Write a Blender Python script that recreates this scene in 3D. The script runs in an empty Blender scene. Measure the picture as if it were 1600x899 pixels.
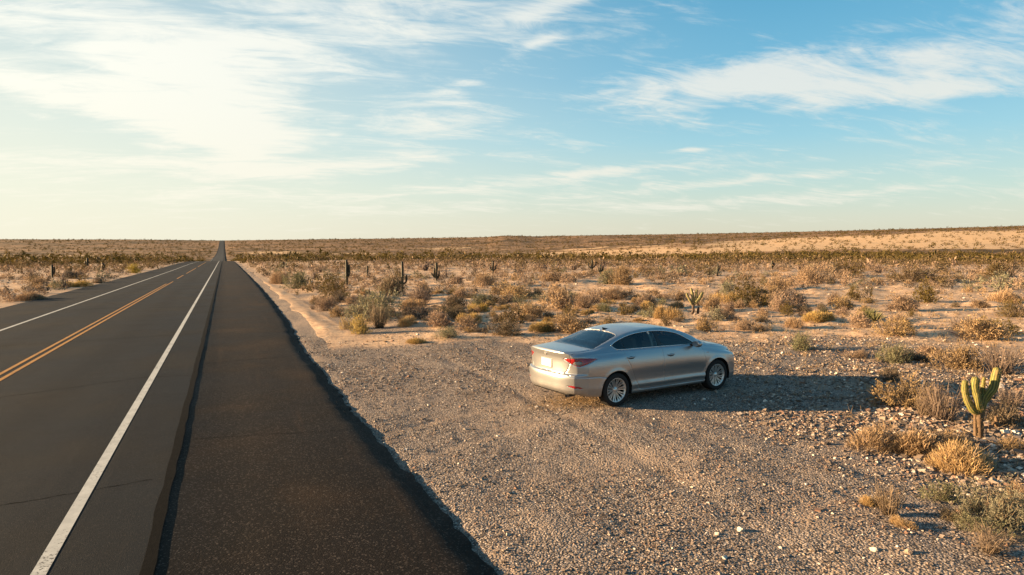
# Desert highway with a silver sedan on the gravel pull-off, low evening sun from the left.
SUN_BEYOND = 2.0
SUN_ELEV = 10.5
SUN_STRENGTH = 5.0
SUN_COLOR = (1.0, 0.68, 0.37)
EXPOSURE = 2.09
SKY_TINT = (0.64, 0.84, 0.92, 1.0)
SKY_STRENGTH = 0.0505
# (elevation in degrees, sky radiance)
SKY_STOPS = [(0, (3.92, 3.68, 2.88)), (1.8, (3.60, 3.68, 3.12)), (4, (2.88, 3.60, 3.36)), (8, (1.68, 3.12, 3.68)), (13, (.90, 2.44, 3.44)), (20, (0.42, 1.85, 3.00)), (40, (0.22, 1.15, 2.16)), (90, (0.24, 0.80, 1.60))]
SUN_GLOW = (4.60, 4.45, 3.60, 1.0)
VEIL_SUN = (4.56, 4.24, 3.36, 1.0)
CLOUD_FAR = (3.76, 3.92, 3.76, 1.0)
CLOUD_SUN = (5.04, 4.96, 4.40, 1.0)
# px, py, half width, half height, tilt, amount: banks of cirrus, turned into directions of the sky
CLOUDS = [(230, 60, 330, 60, 2, .80), (340, 180, 100, 50, -14, 1.15), (390, 215, 70, 26, 0, .7), (70, 140, 190, 18, -6, .85), (560, 60, 200, 36, 10, .60),
          (230, 195, 190, 14, -16, .5), (270, 130, 130, 40, -6, .3), (670, 205, 90, 34, 10, .85), (520, 262, 130, 10, 6, .75),
          (870, 16, 80, 13, 16, .95), (845, 72, 34, 6, 16, .8), (1130, 135, 150, 24, 8, 1.0), (1400, 118, 230, 34, 0, .95), (1500, 140, 180, 14, -2, .6),
          (1570, 58, 110, 16, 8, .40), (960, 268, 200, 8, 5, .95), (1080, 292, 260, 7, 4, .8), (850, 235, 200, 10, 6, .4), (1000, 322, 420, 8, 1, .6), (150, 285, 260, 20, -2, .5),
          (100, 252, 110, 9, 0, .6), (600, 8, 240, 12, 2, .5), (1085, 235, 60, 4, 4, .8), (330, 262, 120, 8, -3, .7), (700, 300, 300, 9, 3, .5),
          (1350, 300, 240, 8, 3, .45), (1250, 254, 160, 4, 1, .5), (720, 138, 50, 9, 18, .55), (1020, 88, 50, 9, 16, .3)]
# right edge of the tarmac shoulder (metres right of the camera's foot, by distance along the road)
EDGE_Y = [-40, 6, 11, 16, 20.6, 24, 32, 64, 118, 240, 420, 3000]
EDGE_X = [2.20, 2.19, 2.14, 2.09, 2.08, 2.13, 2.38, 2.76, 2.95, 2.9, 0.2, 0.0]
import bpy, math, random
import numpy as np
from mathutils import Vector, Matrix

random.seed(11)
RNG = np.random.default_rng(11)
scene = bpy.context.scene
COL = scene.collection
R = math.radians

# ------------------------------------------------------------------ camera
FPX = 1067.0                      # focal length in pixels of a 1600 px wide frame
EYE = Vector((0.0, 0.0, 3.1))
YAW = R(22.82)                    # camera looks this far to the right of the road
PITCH = math.atan(73.5 / FPX)
cam_data = bpy.data.cameras.new('camera')
cam_data.sensor_width = 36.0
cam_data.lens = 36.0 * FPX / 1600.0
cam_data.clip_start = 0.1
cam_data.clip_end = 20000.0
cam = bpy.data.objects.new('camera', cam_data)
COL.objects.link(cam)
FWD = Vector((math.sin(YAW) * math.cos(PITCH), math.cos(YAW) * math.cos(PITCH), -math.sin(PITCH)))
RIGHT = Vector((math.cos(YAW), -math.sin(YAW), 0.0))
UPV = RIGHT.cross(FWD)
cam.matrix_world = Matrix(((RIGHT.x, UPV.x, -FWD.x, EYE.x), (RIGHT.y, UPV.y, -FWD.y, EYE.y),
                           (RIGHT.z, UPV.z, -FWD.z, EYE.z), (0, 0, 0, 1)))
scene.camera = cam

# ------------------------------------------------------------------ light and exposure
SUN_AZ = YAW - R(90) + R(SUN_BEYOND)     # clockwise from +Y (the road)
SUN_EL = R(SUN_ELEV)
sun_dir = Vector((math.sin(SUN_AZ) * math.cos(SUN_EL), math.cos(SUN_AZ) * math.cos(SUN_EL), math.sin(SUN_EL)))
sl = bpy.data.lights.new('sun', 'SUN')
sl.energy = SUN_STRENGTH
sl.angle = R(0.5)
sl.color = SUN_COLOR
so = bpy.data.objects.new('sun', sl)
so.rotation_euler = (-sun_dir).to_track_quat('-Z', 'Y').to_euler()
so.location = (0, 0, 40)
COL.objects.link(so)
scene.view_settings.view_transform = 'Standard'
scene.view_settings.look = 'None'
scene.view_settings.gamma = 1.0
scene.view_settings.use_curve_mapping = False
scene.view_settings.exposure = EXPOSURE


class NT:
    """small helper to write node trees"""
    def __init__(self, tree):
        self.t = tree
        tree.nodes.clear()

    def n(self, kind, ins=None, **props):
        nd = self.t.nodes.new(kind)
        for k, v in props.items():
            setattr(nd, k, v)
        if ins:
            for k, v in ins.items():
                s = nd.inputs[k]
                if isinstance(v, bpy.types.NodeSocket):
                    self.t.links.new(v, s)
                else:
                    s.default_value = v
        return nd

    def m(self, op, a, b=0.0, c=None, clamp=False):
        ins = {0: a, 1: b}
        if c is not None:
            ins[2] = c
        nd = self.n('ShaderNodeMath', ins, operation=op)
        nd.use_clamp = clamp
        return nd.outputs[0]

    def mix(self, f, a, b, blend='MIX'):
        nd = self.n('ShaderNodeMix', None, data_type='RGBA', blend_type=blend)
        for s, v in ((nd.inputs['Factor'], f), (nd.inputs[6], a), (nd.inputs[7], b)):
            if isinstance(v, bpy.types.NodeSocket):
                self.t.links.new(v, s)
            else:
                s.default_value = v if not isinstance(v, tuple) or len(v) == 4 else (*v, 1.0)
        return nd.outputs[2]

    def smooth(self, v, a, b, lo=0.0, hi=1.0):
        nd = self.n('ShaderNodeMapRange', {'Value': v, 'From Min': a, 'From Max': b, 'To Min': lo, 'To Max': hi},
                    interpolation_type='SMOOTHSTEP')
        return nd.outputs[0]

    def lin(self, v, a, b, lo=0.0, hi=1.0):
        nd = self.n('ShaderNodeMapRange', {'Value': v, 'From Min': a, 'From Max': b, 'To Min': lo, 'To Max': hi})
        return nd.outputs[0]

    def noise(self, vec, scale, detail=4.0, rough=0.55, dist=0.0, out=0):
        nd = self.n('ShaderNodeTexNoise', {'Vector': vec, 'Scale': scale, 'Detail': detail, 'Roughness': rough, 'Distortion': dist})
        return nd.outputs[out]

    def link(self, a, b):
        self.t.links.new(a, b)


# ------------------------------------------------------------------ sky
world = bpy.data.worlds.new('World')
scene.world = world
world.use_nodes = True
w = NT(world.node_tree)
sky = w.n('ShaderNodeTexSky', None, sky_type='NISHITA')
sky.sun_disc = False
sky.sun_elevation = SUN_EL
sky.sun_rotation = SUN_AZ
sky.altitude = 300.0
sky.air_density = 1.0
sky.dust_density = 1.6
sky.ozone_density = 1.0
tc = w.n('ShaderNodeTexCoord').outputs['Generated']
sep = w.n('ShaderNodeSeparateXYZ', {0: tc})
dx, dy, dz = sep.outputs
az = w.m('MULTIPLY', w.m('ARCTAN2', dx, dy), 57.29578)
el = w.m('MULTIPLY', w.m('ARCSINE', dz), 57.29578)
zz = w.m('ADD', w.m('MAXIMUM', dz, 0.0), 0.17)
cu = w.m('DIVIDE', w.m('ADD', w.m('MULTIPLY', dx, RIGHT.x), w.m('MULTIPLY', dy, RIGHT.y)), zz)
cv = w.m('DIVIDE', w.m('ADD', w.m('MULTIPLY', dx, -RIGHT.y), w.m('MULTIPLY', dy, RIGHT.x)), zz)
# streaks run a little askew to the view
ca, sa = math.cos(R(14)), math.sin(R(14))
cu2 = w.m('ADD', w.m('MULTIPLY', cu, ca), w.m('MULTIPLY', cv, sa))
cv2 = w.m('SUBTRACT', w.m('MULTIPLY', cv, ca), w.m('MULTIPLY', cu, sa))
cvec = w.n('ShaderNodeCombineXYZ', {0: w.m('MULTIPLY', cu2, 0.9), 1: w.m('MULTIPLY', cv2, 1.5), 2: 3.7}).outputs[0]
cvec2 = w.n('ShaderNodeCombineXYZ', {0: w.m('MULTIPLY', cu2, 0.55), 1: w.m('MULTIPLY', cv2, 1.7), 2: 8.1}).outputs[0]
n_soft = w.noise(cvec, 2.4, 7.0, 0.6, 0.9)
n_fib = w.noise(cvec2, 5.5, 10.0, 0.68, 1.2)
tex = w.m('ADD', w.m('MULTIPLY', n_soft, 0.55), w.m('MULTIPLY', n_fib, 0.45))

CLOUD_BANKS = CLOUDS
mask = None
for (px, py, sx, sy, tilt, amp) in CLOUD_BANKS:
    a0 = math.degrees(YAW + math.atan((px - 800) / FPX))
    e0 = math.degrees(math.atan((376 - py) / FPX * math.cos(math.atan((px - 800) / FPX))))
    k = math.degrees(1 / FPX)
    c_, s_ = math.cos(R(tilt)), math.sin(R(tilt))
    da = w.m('SUBTRACT', az, a0)
    de = w.m('SUBTRACT', el, e0)
    p = w.m('ADD', w.m('MULTIPLY', da, c_ / (sx * k)), w.m('MULTIPLY', de, s_ / (sx * k)))
    q = w.m('SUBTRACT', w.m('MULTIPLY', de, c_ / (sy * k)), w.m('MULTIPLY', da, s_ / (sy * k)))
    r2 = w.m('ADD', w.m('MULTIPLY', p, p), w.m('MULTIPLY', q, q))
    g = w.m('MULTIPLY', w.m('EXPONENT', w.m('MULTIPLY', r2, -0.7)), amp)
    mask = g if mask is None else w.m('ADD', mask, g)
broad = w.smooth(w.noise(cvec, 0.35, 2.0, 0.5), 0.52, 0.72, 0.0, 0.35)
# the same scattered cirrus goes on all round the sky behind the viewer
behind = w.smooth(w.m('ADD', w.m('MULTIPLY', dx, math.sin(YAW)), w.m('MULTIPLY', dy, math.cos(YAW))), 0.35, 0.75, 0.55, 0.0)
mask = w.m('ADD', mask, w.m('MULTIPLY', broad, w.m('ADD', behind, 0.12)))
dens = w.smooth(w.m('ADD', mask, w.m('MULTIPLY', w.m('SUBTRACT', tex, 0.5), 5.2)), 0.10, 1.55)
dens = w.m('MULTIPLY', dens, w.smooth(el, -0.5, 1.5))
toward_sun = w.m('ADD', w.m('MULTIPLY', dx, sun_dir.x), w.m('MULTIPLY', dy, sun_dir.y))
sunny = w.smooth(toward_sun, -0.35, 0.80)
# measured colour of the evening sky by height, laid over the Nishita model
ramp = w.n('ShaderNodeValToRGB', {0: w.m('DIVIDE', w.m('MAXIMUM', el, 0.0), 90.0)})
cr = ramp.color_ramp
stops = SKY_STOPS
cr.elements[0].position = 0.0; cr.elements[0].color = tuple(v / 6 for v in stops[0][1]) + (1,)
cr.elements[1].position = 1.0; cr.elements[1].color = tuple(v / 6 for v in stops[-1][1]) + (1,)
for e_, c_ in stops[1:-1]:
    q_ = cr.elements.new(e_ / 90.0); q_.color = tuple(v / 6 for v in c_) + (1,)
grad = w.mix(1.0, ramp.outputs[0], (6.0, 6.0, 6.0, 1.0), 'MULTIPLY')
nish = w.mix(1.0, sky.outputs[0], SKY_TINT, 'MULTIPLY')
sky_c = w.mix(0.8, nish, grad)
sky_c = w.mix(w.m('MULTIPLY', sunny, w.smooth(el, 34.0, 3.0, .15, .80)), sky_c, SUN_GLOW)
cloud_c = w.mix(sunny, CLOUD_FAR, CLOUD_SUN)
low = w.smooth(el, 15.0, 1.0)
cloud_c = w.mix(w.m('MULTIPLY', low, 0.55), cloud_c, VEIL_SUN)
sky_c = w.mix(w.m('MULTIPLY', dens, 0.9), sky_c, cloud_c)
bg = w.n('ShaderNodeBackground', {'Color': sky_c, 'Strength': SKY_STRENGTH})
wo = w.n('ShaderNodeOutputWorld', {'Surface': bg.outputs[0]})

# ------------------------------------------------------------------ numpy noise
def _hash(ix, iy, seed):
    h = (ix.astype(np.int64) * 374761393 + iy.astype(np.int64) * 668265263 + seed * 974711) & 0x7fffffff
    h = ((h ^ (h >> 13)) * 1274126177) & 0x7fffffff
    h = h ^ (h >> 16)
    return (h & 0xffff) / 65535.0


def vnoise(x, y, seed=0):
    x = np.asarray(x, float); y = np.asarray(y, float)
    ix = np.floor(x); iy = np.floor(y)
    fx = x - ix; fy = y - iy
    fx = fx * fx * fx * (fx * (fx * 6 - 15) + 10); fy = fy * fy * fy * (fy * (fy * 6 - 15) + 10)
    a = _hash(ix, iy, seed); b = _hash(ix + 1, iy, seed)
    c = _hash(ix, iy + 1, seed); d = _hash(ix + 1, iy + 1, seed)
    return (a * (1 - fx) + b * fx) * (1 - fy) + (c * (1 - fx) + d * fx) * fy


def fbm(x, y, seed=0, octv=4, gain=0.5):
    s = 0.0; a = 1.0; t = 0.0
    for o in range(octv):
        s = s + a * (vnoise(x * 2 ** o + 13.7 * o, y * 2 ** o - 7.3 * o, seed + o) - 0.5)
        t += a; a *= gain
    return s / t * 2.0            # about -1..1


def sstep(v, a, b):
    t = np.clip((v - a) / (b - a), 0, 1)
    return t * t * (3 - 2 * t)


def pchip(xs, ys):
    xs = np.array(xs, float); ys = np.array(ys, float)
    h = np.diff(xs); d = np.diff(ys) / h
    m = np.zeros_like(xs)
    for i in range(1, len(xs) - 1):
        if d[i - 1] * d[i] > 0:
            w1 = 2 * h[i] + h[i - 1]; w2 = h[i] + 2 * h[i - 1]
            m[i] = (w1 + w2) / (w1 / d[i - 1] + w2 / d[i])
    m[0], m[-1] = d[0], d[-1]

    def f(x):
        x = np.asarray(x, float)
        xc = np.clip(x, xs[0], xs[-1])
        i = np.clip(np.searchsorted(xs, xc) - 1, 0, len(xs) - 2)
        t = (xc - xs[i]) / h[i]
        return ((2 * t ** 3 - 3 * t ** 2 + 1) * ys[i] + (t ** 3 - 2 * t ** 2 + t) * h[i] * m[i]
                + (-2 * t ** 3 + 3 * t ** 2) * ys[i + 1] + (t ** 3 - t ** 2) * h[i] * m[i + 1])
    return f


# ------------------------------------------------------------------ lie of the land
PROFILE = pchip([-300, 0, 120, 262, 420, 600, 830, 1220, 1600, 1750, 2600, 4500, 9000],
                [4.8, 0, -1.92, -4.19, -9.5, -11.2, -12.6, -9.0, 1.0, 3.2, -14, -30, -40])
PROFILE_R = pchip([0, 120, 250, 450, 600, 900, 1200, 1500, 1750, 2600, 9000],
                  [0, -1.92, -4.0, -6.5, -5.5, -0.5, 8.0, 14.0, 20.0, 0, -40])
_hx = np.array([-500, 0, 200, 340, 600, 760, 772, 790, 812, 835, 900, 1080, 1250, 1450, 1600, 1900], float)
_hy = np.array([374, 374, 374.6, 376, 373, 370.8, 369.6, 368.6, 368.8, 369.8, 368.4, 366, 362.5, 357.5, 353.5, 347], float)
_haz = 22.82 + np.degrees(np.arctan((_hx - 800) / FPX))
_hz = 3.1 + 1750 * (376 - _hy) / FPX * np.cos(np.arctan((_hx - 800) / FPX))
SHOULDER_EDGE = pchip(EDGE_Y, EDGE_X)
LEFT_EDGE = -11.87


def near_profile(d):
    return np.where(d < 0, -0.016 * d, PROFILE(np.maximum(d, 0)))


def road_h(y):
    y = np.asarray(y, float)
    return near_profile(y)


def view_d(x, y):
    return y * math.cos(YAW) + x * math.sin(YAW)


def height(x, y, fine=True):
    x = np.asarray(x, float); y = np.asarray(y, float)
    r = np.hypot(x, y)
    az = np.degrees(np.arctan2(x, y))
    azc = np.clip(az, -40, 100)
    near = road_h(y)
    # radial bowl further out, blended so that the road keeps its own level
    far = near_profile(r) * (1 - sstep(azc, 27, 46)) + PROFILE_R(r) * sstep(azc, 27, 46)
    crest = np.interp(azc, _haz, _hz)
    base_c = 3.2 * (1 - sstep(azc, 27, 46)) + 20.0 * sstep(azc, 27, 46)
    far = far + (crest - base_c) * sstep(r, 500, 1750) * (1 - 0.5 * sstep(r, 1900, 4000))
    k = sstep(r, 60, 300)
    h = near * (1 - k) + far * k
    off = np.maximum(np.maximum(x - SHOULDER_EDGE(np.maximum(y, -40)), LEFT_EDGE - x), 0.0)   # distance from the pavement
    keep = sstep(off, 0.3, 25.0)
    h = np.where(r > 60, near * (1 - np.maximum(keep, sstep(r, 1300, 1700))) + h * np.maximum(keep, sstep(r, 1300, 1700)), h)
    # the long bare rise on the right, its flank turned to the evening sun
    flank = sstep(azc, 40, 58) * np.exp(-((r - 1020) / 260.0) ** 2)
    h = h + 8.5 * flank + 4.0 * sstep(azc, 24, 34) * (1 - sstep(azc, 36, 44)) * np.exp(-((r - 900) / 200.0) ** 2)
    # rolling ground away from the road
    h = h + keep * sstep(r, 150, 600) * (1.6 * fbm(x / 170, y / 170, 5, 4)) * (1 - 0.6 * sstep(r, 1400, 1700))
    h = h + sstep(off, 1.5, 12) * (1 - sstep(r, 400, 900)) * 0.10 * fbm(x / 14, y / 14, 9, 3)
    gravel = gravel_mask(x, y)
    hum = np.maximum(fbm(x / 2.4, y / 2.4, 21, 3), 0) * 0.26 + 0.05 * fbm(x / 0.9, y / 0.9, 31, 2)
    h = h + hum * sstep(off, 2.0, 7.0) * (1 - gravel) * (1 - sstep(r, 150, 300))
    # sand blown up against the shoulder
    h = h + (0.055 + .05 * fbm(x / .8, y / 2.2, 13, 3)) * np.exp(-((x - 3.85 - 0.25 * fbm(y / 9, y * 0, 3, 2)) / (0.55 + .25 * fbm(y / 5, y * 0, 14, 2))) ** 2) * sstep(y, 22, 30) * (1 - sstep(y, 250, 400))
    # the gravel lies below the pavement edge
    drop = 0.125 * (1 - 0.25 * sstep(off, 0.1, 0.5)) * (1 - sstep(off, 2.0, 5.0))
    h = h - drop * (x > -5) - 0.08 * (1 - sstep(off, .3, 3.0)) * (x < -5)
    # ruts and small relief in the gravel
    if fine:
        # tyre ruts left by cars that pulled off
        for (c, a) in ((5.6, 0.020), (7.3, 0.020), (6.9, 0.012), (8.6, 0.012)):
            xx = x - (c + 0.05 * (y - 12) + 0.3 * np.sin(y * 0.21 + c))
            h = h - a * gravel * np.exp(-(xx / 0.16) ** 2) * sstep(off, 0.4, 1.2)
        h = h - 0.022 * gravel * track_mask(x, y)
        amp = 0.022 + 0.03 * sstep(x, 8, 13)
        h = h + gravel * sstep(off, 0.1, 0.6) * (amp * fbm(x / 0.55, y / 0.55, 41, 3) + 0.03 * fbm(x / 2.1, y / 2.1, 47, 2))
    inside = (off <= 0)
    h = np.where(inside, near - 0.17, h)
    return h


def track_mask(x, y):
    """the wheel tracks that lead from the road to the parked car"""
    head = 0.567 - YAW
    cxw = math.sin(YAW) * 14.98 + math.cos(YAW) * 2.82; cyw = math.cos(YAW) * 14.98 - math.sin(YAW) * 2.82
    u = (x - cxw) * math.cos(head) + (y - cyw) * math.sin(head)
    v = -(x - cxw) * math.sin(head) + (y - cyw) * math.cos(head)
    back = np.maximum(-1.4 - u, 0)
    v = v + 0.035 * back ** 2                     # the driver swung in from the lane
    w_ = .12 + .03 * fbm(u * 1.3, v * 0, 15, 2)
    m = np.exp(-((v - .80) / w_) ** 2) + np.exp(-((v + .80) / w_) ** 2)
    return m * sstep(back, 0.0, .5) * (1 - sstep(back, 7.0, 11.0)) * (.65 + .5 * fbm(x / .7, y / .7, 16, 2))


def gravel_mask(x, y):
    d = view_d(x, y) + 3.2 * fbm(x / 4.5, y / 4.5, 77, 4)
    side = x + 1.2 * fbm(x / 2.0, y / 2.5, 78, 3)
    near_edge = 1 - sstep(x - SHOULDER_EDGE(np.maximum(y, -40)) + .4 * fbm(x / 1.5, y / 4, 79, 3), 0.75, 1.15)
    # stony strip behind the blown sand
    near_edge = np.maximum(near_edge, .62 * sstep(x, 4.2, 4.7) * (1 - sstep(x + 2.5 * fbm(x / 4, y / 6, 83, 3), 5.5, 9)) * sstep(y, 22, 26) * (1 - sstep(y, 40, 110)) * (.6 + .6 * vnoise(x / 2, y / 4, 84)))
    g = (1 - sstep(d, 20.5, 25.5)) * (1 - sstep(side, 19.0, 22.0))
    return np.maximum(g, near_edge * (y < 400)) * (x > -2)


def ray_dir(px, py):
    d = FWD + RIGHT * ((px - 800) / FPX) + UPV * ((449.5 - py) / FPX)
    return d.normalized()


_T = np.geomspace(3, 2200, 5200)


def ground_at(px, py):
    """where the line of sight to a spot of the scene meets the ground"""
    d = ray_dir(px, py)
    X = _T * d.x; Y = _T * d.y; Z = EYE.z + _T * d.z
    below = np.nonzero(Z < height(X, Y, False))[0]
    i = below[0] if len(below) else len(_T) - 1
    return float(X[i]), float(Y[i]), float(height(X[i], Y[i]))


# ------------------------------------------------------------------ object helpers
def tag(o, label=None, cat=None, group=None, kind=None):
    if label: o['label'] = label
    if cat: o['category'] = cat
    if group: o['group'] = group
    if kind: o['kind'] = kind
    return o


def np_mesh(name, verts, faces, smooth=False):
    """faces: (n,k) array with equal corner count, or list of such arrays"""
    me = bpy.data.meshes.new(name)
    verts = np.asarray(verts, np.float32)
    if not isinstance(faces, list):
        faces = [faces]
    faces = [np.asarray(f, np.int32) for f in faces if len(f)]
    loops = np.concatenate([f.ravel() for f in faces])
    sizes = np.concatenate([np.full(len(f), f.shape[1], np.int32) for f in faces])
    starts = np.concatenate([[0], np.cumsum(sizes)[:-1]]).astype(np.int32)
    me.vertices.add(len(verts)); me.vertices.foreach_set('co', verts.ravel())
    me.loops.add(len(loops)); me.loops.foreach_set('vertex_index', loops)
    me.polygons.add(len(sizes)); me.polygons.foreach_set('loop_start', starts)
    me.polygons.foreach_set('loop_total', sizes)
    me.polygons.foreach_set('use_smooth', np.full(len(sizes), smooth))
    me.update(calc_edges=True)
    return me


def add_attr(me, name, vals):
    a = me.attributes.new(name, 'FLOAT', 'POINT')
    a.data.foreach_set('value', np.asarray(vals, np.float32))


def link(name, me, mat=None, parent=None):
    o = bpy.data.objects.new(name, me)
    COL.objects.link(o)
    if mat is not None and not me.materials:
        me.materials.append(mat)
    if parent is not None:
        o.parent = parent
    return o


def new_mat(name):
    m = bpy.data.materials.new(name)
    m.use_nodes = True
    return m, NT(m.node_tree)


def finish(nt, bsdf):
    nt.n('ShaderNodeOutputMaterial', {'Surface': bsdf})


# ------------------------------------------------------------------ ground material
def ground_material():
    m, t = new_mat('desert_ground')
    pos = t.n('ShaderNodeNewGeometry').outputs['Position']
    def at(n): return t.n('ShaderNodeAttribute', None, attribute_name=n).outputs['Fac']
    grav, bare, far = at('gravel'), at('bare'), at('far')
    big = t.noise(pos, 0.09, 4, .55)
    mid = t.noise(pos, 0.9, 5, .6)
    fine = t.noise(pos, 9.0, 5, .65)
    grain = t.noise(pos, 60.0, 3, .7)
    sand = t.mix(t.smooth(mid, .32, .68), SAND_A, SAND_B)
    sand = t.mix(t.smooth(fine, .52, .75, 0, .45), sand, SAND_C)
    # litter of twigs and darker crust
    crust = t.smooth(t.noise(pos, 2.2, 7, .75, .6), .50, .64, 0, .7)
    sand = t.mix(crust, sand, (.17, .11, .065))
    # stones of the gravel
    vor = t.n('ShaderNodeTexVoronoi', {'Vector': pos, 'Scale': 34.0, 'Randomness': 1.0})
    vor2 = t.n('ShaderNodeTexVoronoi', {'Vector': pos, 'Scale': 75.0, 'Randomness': 1.0})
    tone = t.n('ShaderNodeSeparateColor', {0: vor.outputs['Color']}).outputs[0]
    tone2 = t.n('ShaderNodeSeparateColor', {0: vor2.outputs['Color']}).outputs[1]
    gc = t.mix(t.lin(tone, .1, .9), GRAV_A, GRAV_B)
    gc = t.mix(t.smooth(tone2, .72, .95), gc, GRAV_C)
    gc = t.mix(t.smooth(mid, .5, .75, 0, .6), gc, GRAV_D)
    gc = t.mix(t.smooth(big, .48, .68, 0, .5), gc, GRAV_E)
    gc = t.mix(t.smooth(t.noise(pos, .55, 5, .65), .50, .64, 0, .75), gc, GRAV_DUST)
    gc = t.mix(t.smooth(t.noise(pos, .8, 4, .6), .40, .28, 0, .6), gc, GRAV_A)
    gc = t.mix(t.m('MULTIPLY', at('track'), .75), gc, GRAV_DUST)
    gmask = t.smooth(t.m('ADD', grav, t.m('MULTIPLY', t.m('SUBTRACT', fine, .5), .5)), .35, .65)
    col = t.mix(gmask, sand, gc)
    # far plain: brush that runs together, paler open sand between
    sx = t.n('ShaderNodeMapping', {'Vector': pos, 'Rotation': (0, 0, YAW), 'Scale': (1, 1.6, 1)}).outputs[0]
    brush = t.smooth(t.noise(sx, 0.035, 7, .72), .38, .53)
    brush2 = t.smooth(t.noise(sx, 0.005, 5, .6), .36, .58, .45, 1)
    bc = t.mix(t.noise(pos, 0.02, 3, .6), (.040, .027, .0105), (.085, .053, .022))
    sandf = t.mix(t.noise(pos, .004, 3, .5), (.30, .17, .085), (.40, .235, .12))
    farc = t.mix(t.m('MULTIPLY', brush, brush2), sandf, bc)
    spots = t.smooth(t.noise(pos, 0.12, 4, .8), .60, .66)
    farc_b = t.mix(t.m('MULTIPLY', spots, .8), (.56, .37, .20), (.20, .125, .055))
    farc = t.mix(t.smooth(t.m('ADD', bare, t.m('MULTIPLY', t.m('SUBTRACT', t.noise(sx, .02, 5, .65), .5), 1.6)), .35, .6), farc, farc_b)
    col = t.mix(far, col, farc)
    # relief
    stones = t.m('SUBTRACT', 1.0, vor.outputs['Distance'])
    hgt = t.m('ADD', t.m('MULTIPLY', t.m('ADD', t.m('MULTIPLY', stones, .022), t.m('MULTIPLY', tone, .014)), gmask),
              t.m('ADD', t.m('MULTIPLY', fine, .03), t.m('ADD', t.m('MULTIPLY', grain, .006), t.m('MULTIPLY', mid, .05))))
    hgt = t.m('ADD', hgt, t.m('MULTIPLY', t.noise(pos, 3.2, 4, .6), .04))
    bump = t.n('ShaderNodeBump', {'Height': hgt, 'Distance': 1.0, 'Strength': 0.8})
    b = t.n('ShaderNodeBsdfPrincipled', {'Base Color': col, 'Roughness': .95, 'Specular IOR Level': .15, 'Normal': bump.outputs[0]})
    finish(t, b.outputs[0])
    return m


SAND_A, SAND_B, SAND_C = (0.440, 0.286, 0.176), (0.546, 0.378, 0.238), (0.598, 0.440, 0.299)
GRAV_A, GRAV_B, GRAV_C = (.058, .049, .043), (.22, .175, .142), (.48, .40, .33)
GRAV_D, GRAV_E = (.18, .132, .102), (.30, .23, .18)
GRAV_DUST = (.27, .205, .155)



# polar sheet: fine where the camera looks, coarse behind, out to the horizon
az_f = np.arange(-24, 70, 0.17)
az_c = np.arange(72, 334, 4.0)
azs = np.concatenate([az_f, az_c])
rs = np.concatenate([[0.0, 1.5, 3.0, 4.0], np.geomspace(4.8, 9000, 560)])
A, RR = np.meshgrid(np.radians(azs), rs)
# pull the rings so that the pavement edge stays crisp: the road covers the seam
GX = RR * np.sin(A); GY = RR * np.cos(A)
GZ = height(GX, GY)
na, nr = len(azs), len(rs)
idx = np.arange(na * nr).reshape(nr, na)
nxt = np.roll(idx, -1, axis=1)
quads = np.stack([idx[:-1], nxt[:-1], nxt[1:], idx[1:]], -1).reshape(-1, 4)[:, ::-1]
gm = np_mesh('ground', np.stack([GX, GY, GZ], -1).reshape(-1, 3), quads, True)
add_attr(gm, 'gravel', gravel_mask(GX, GY).ravel())
az_d = np.degrees(A)
def patch(px, r0, wpx, wr):
    a0 = 22.82 + math.degrees(math.atan((px - 800) / FPX))
    return np.exp(-((az_d - a0) / (wpx / FPX * 57.3)) ** 2 - ((RR - r0) / wr) ** 2)
bare = np.clip(1.25 * patch(1370, 800, 140, 170) + .7 * patch(1570, 740, 90, 110) + .4 * patch(950, 850, 200, 160) + .8 * patch(1600, 950, 120, 90) + .8 * patch(1230, 900, 90, 170) + .7 * patch(1050, 620, 150, 110)
               + .9 * patch(135, 820, 60, 60) + .7 * patch(430, 900, 60, 100) + .5 * patch(880, 700, 120, 120) + .7 * patch(560, 800, 60, 60)
               + .5 * patch(700, 1050, 120, 90), 0, 1.2)
add_attr(gm, 'bare', bare.ravel())
add_attr(gm, 'track', track_mask(GX, GY).ravel())
add_attr(gm, 'far', sstep(RR, 240, 480).ravel())
ground = tag(link('ground', gm, ground_material()), kind='structure')


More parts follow.
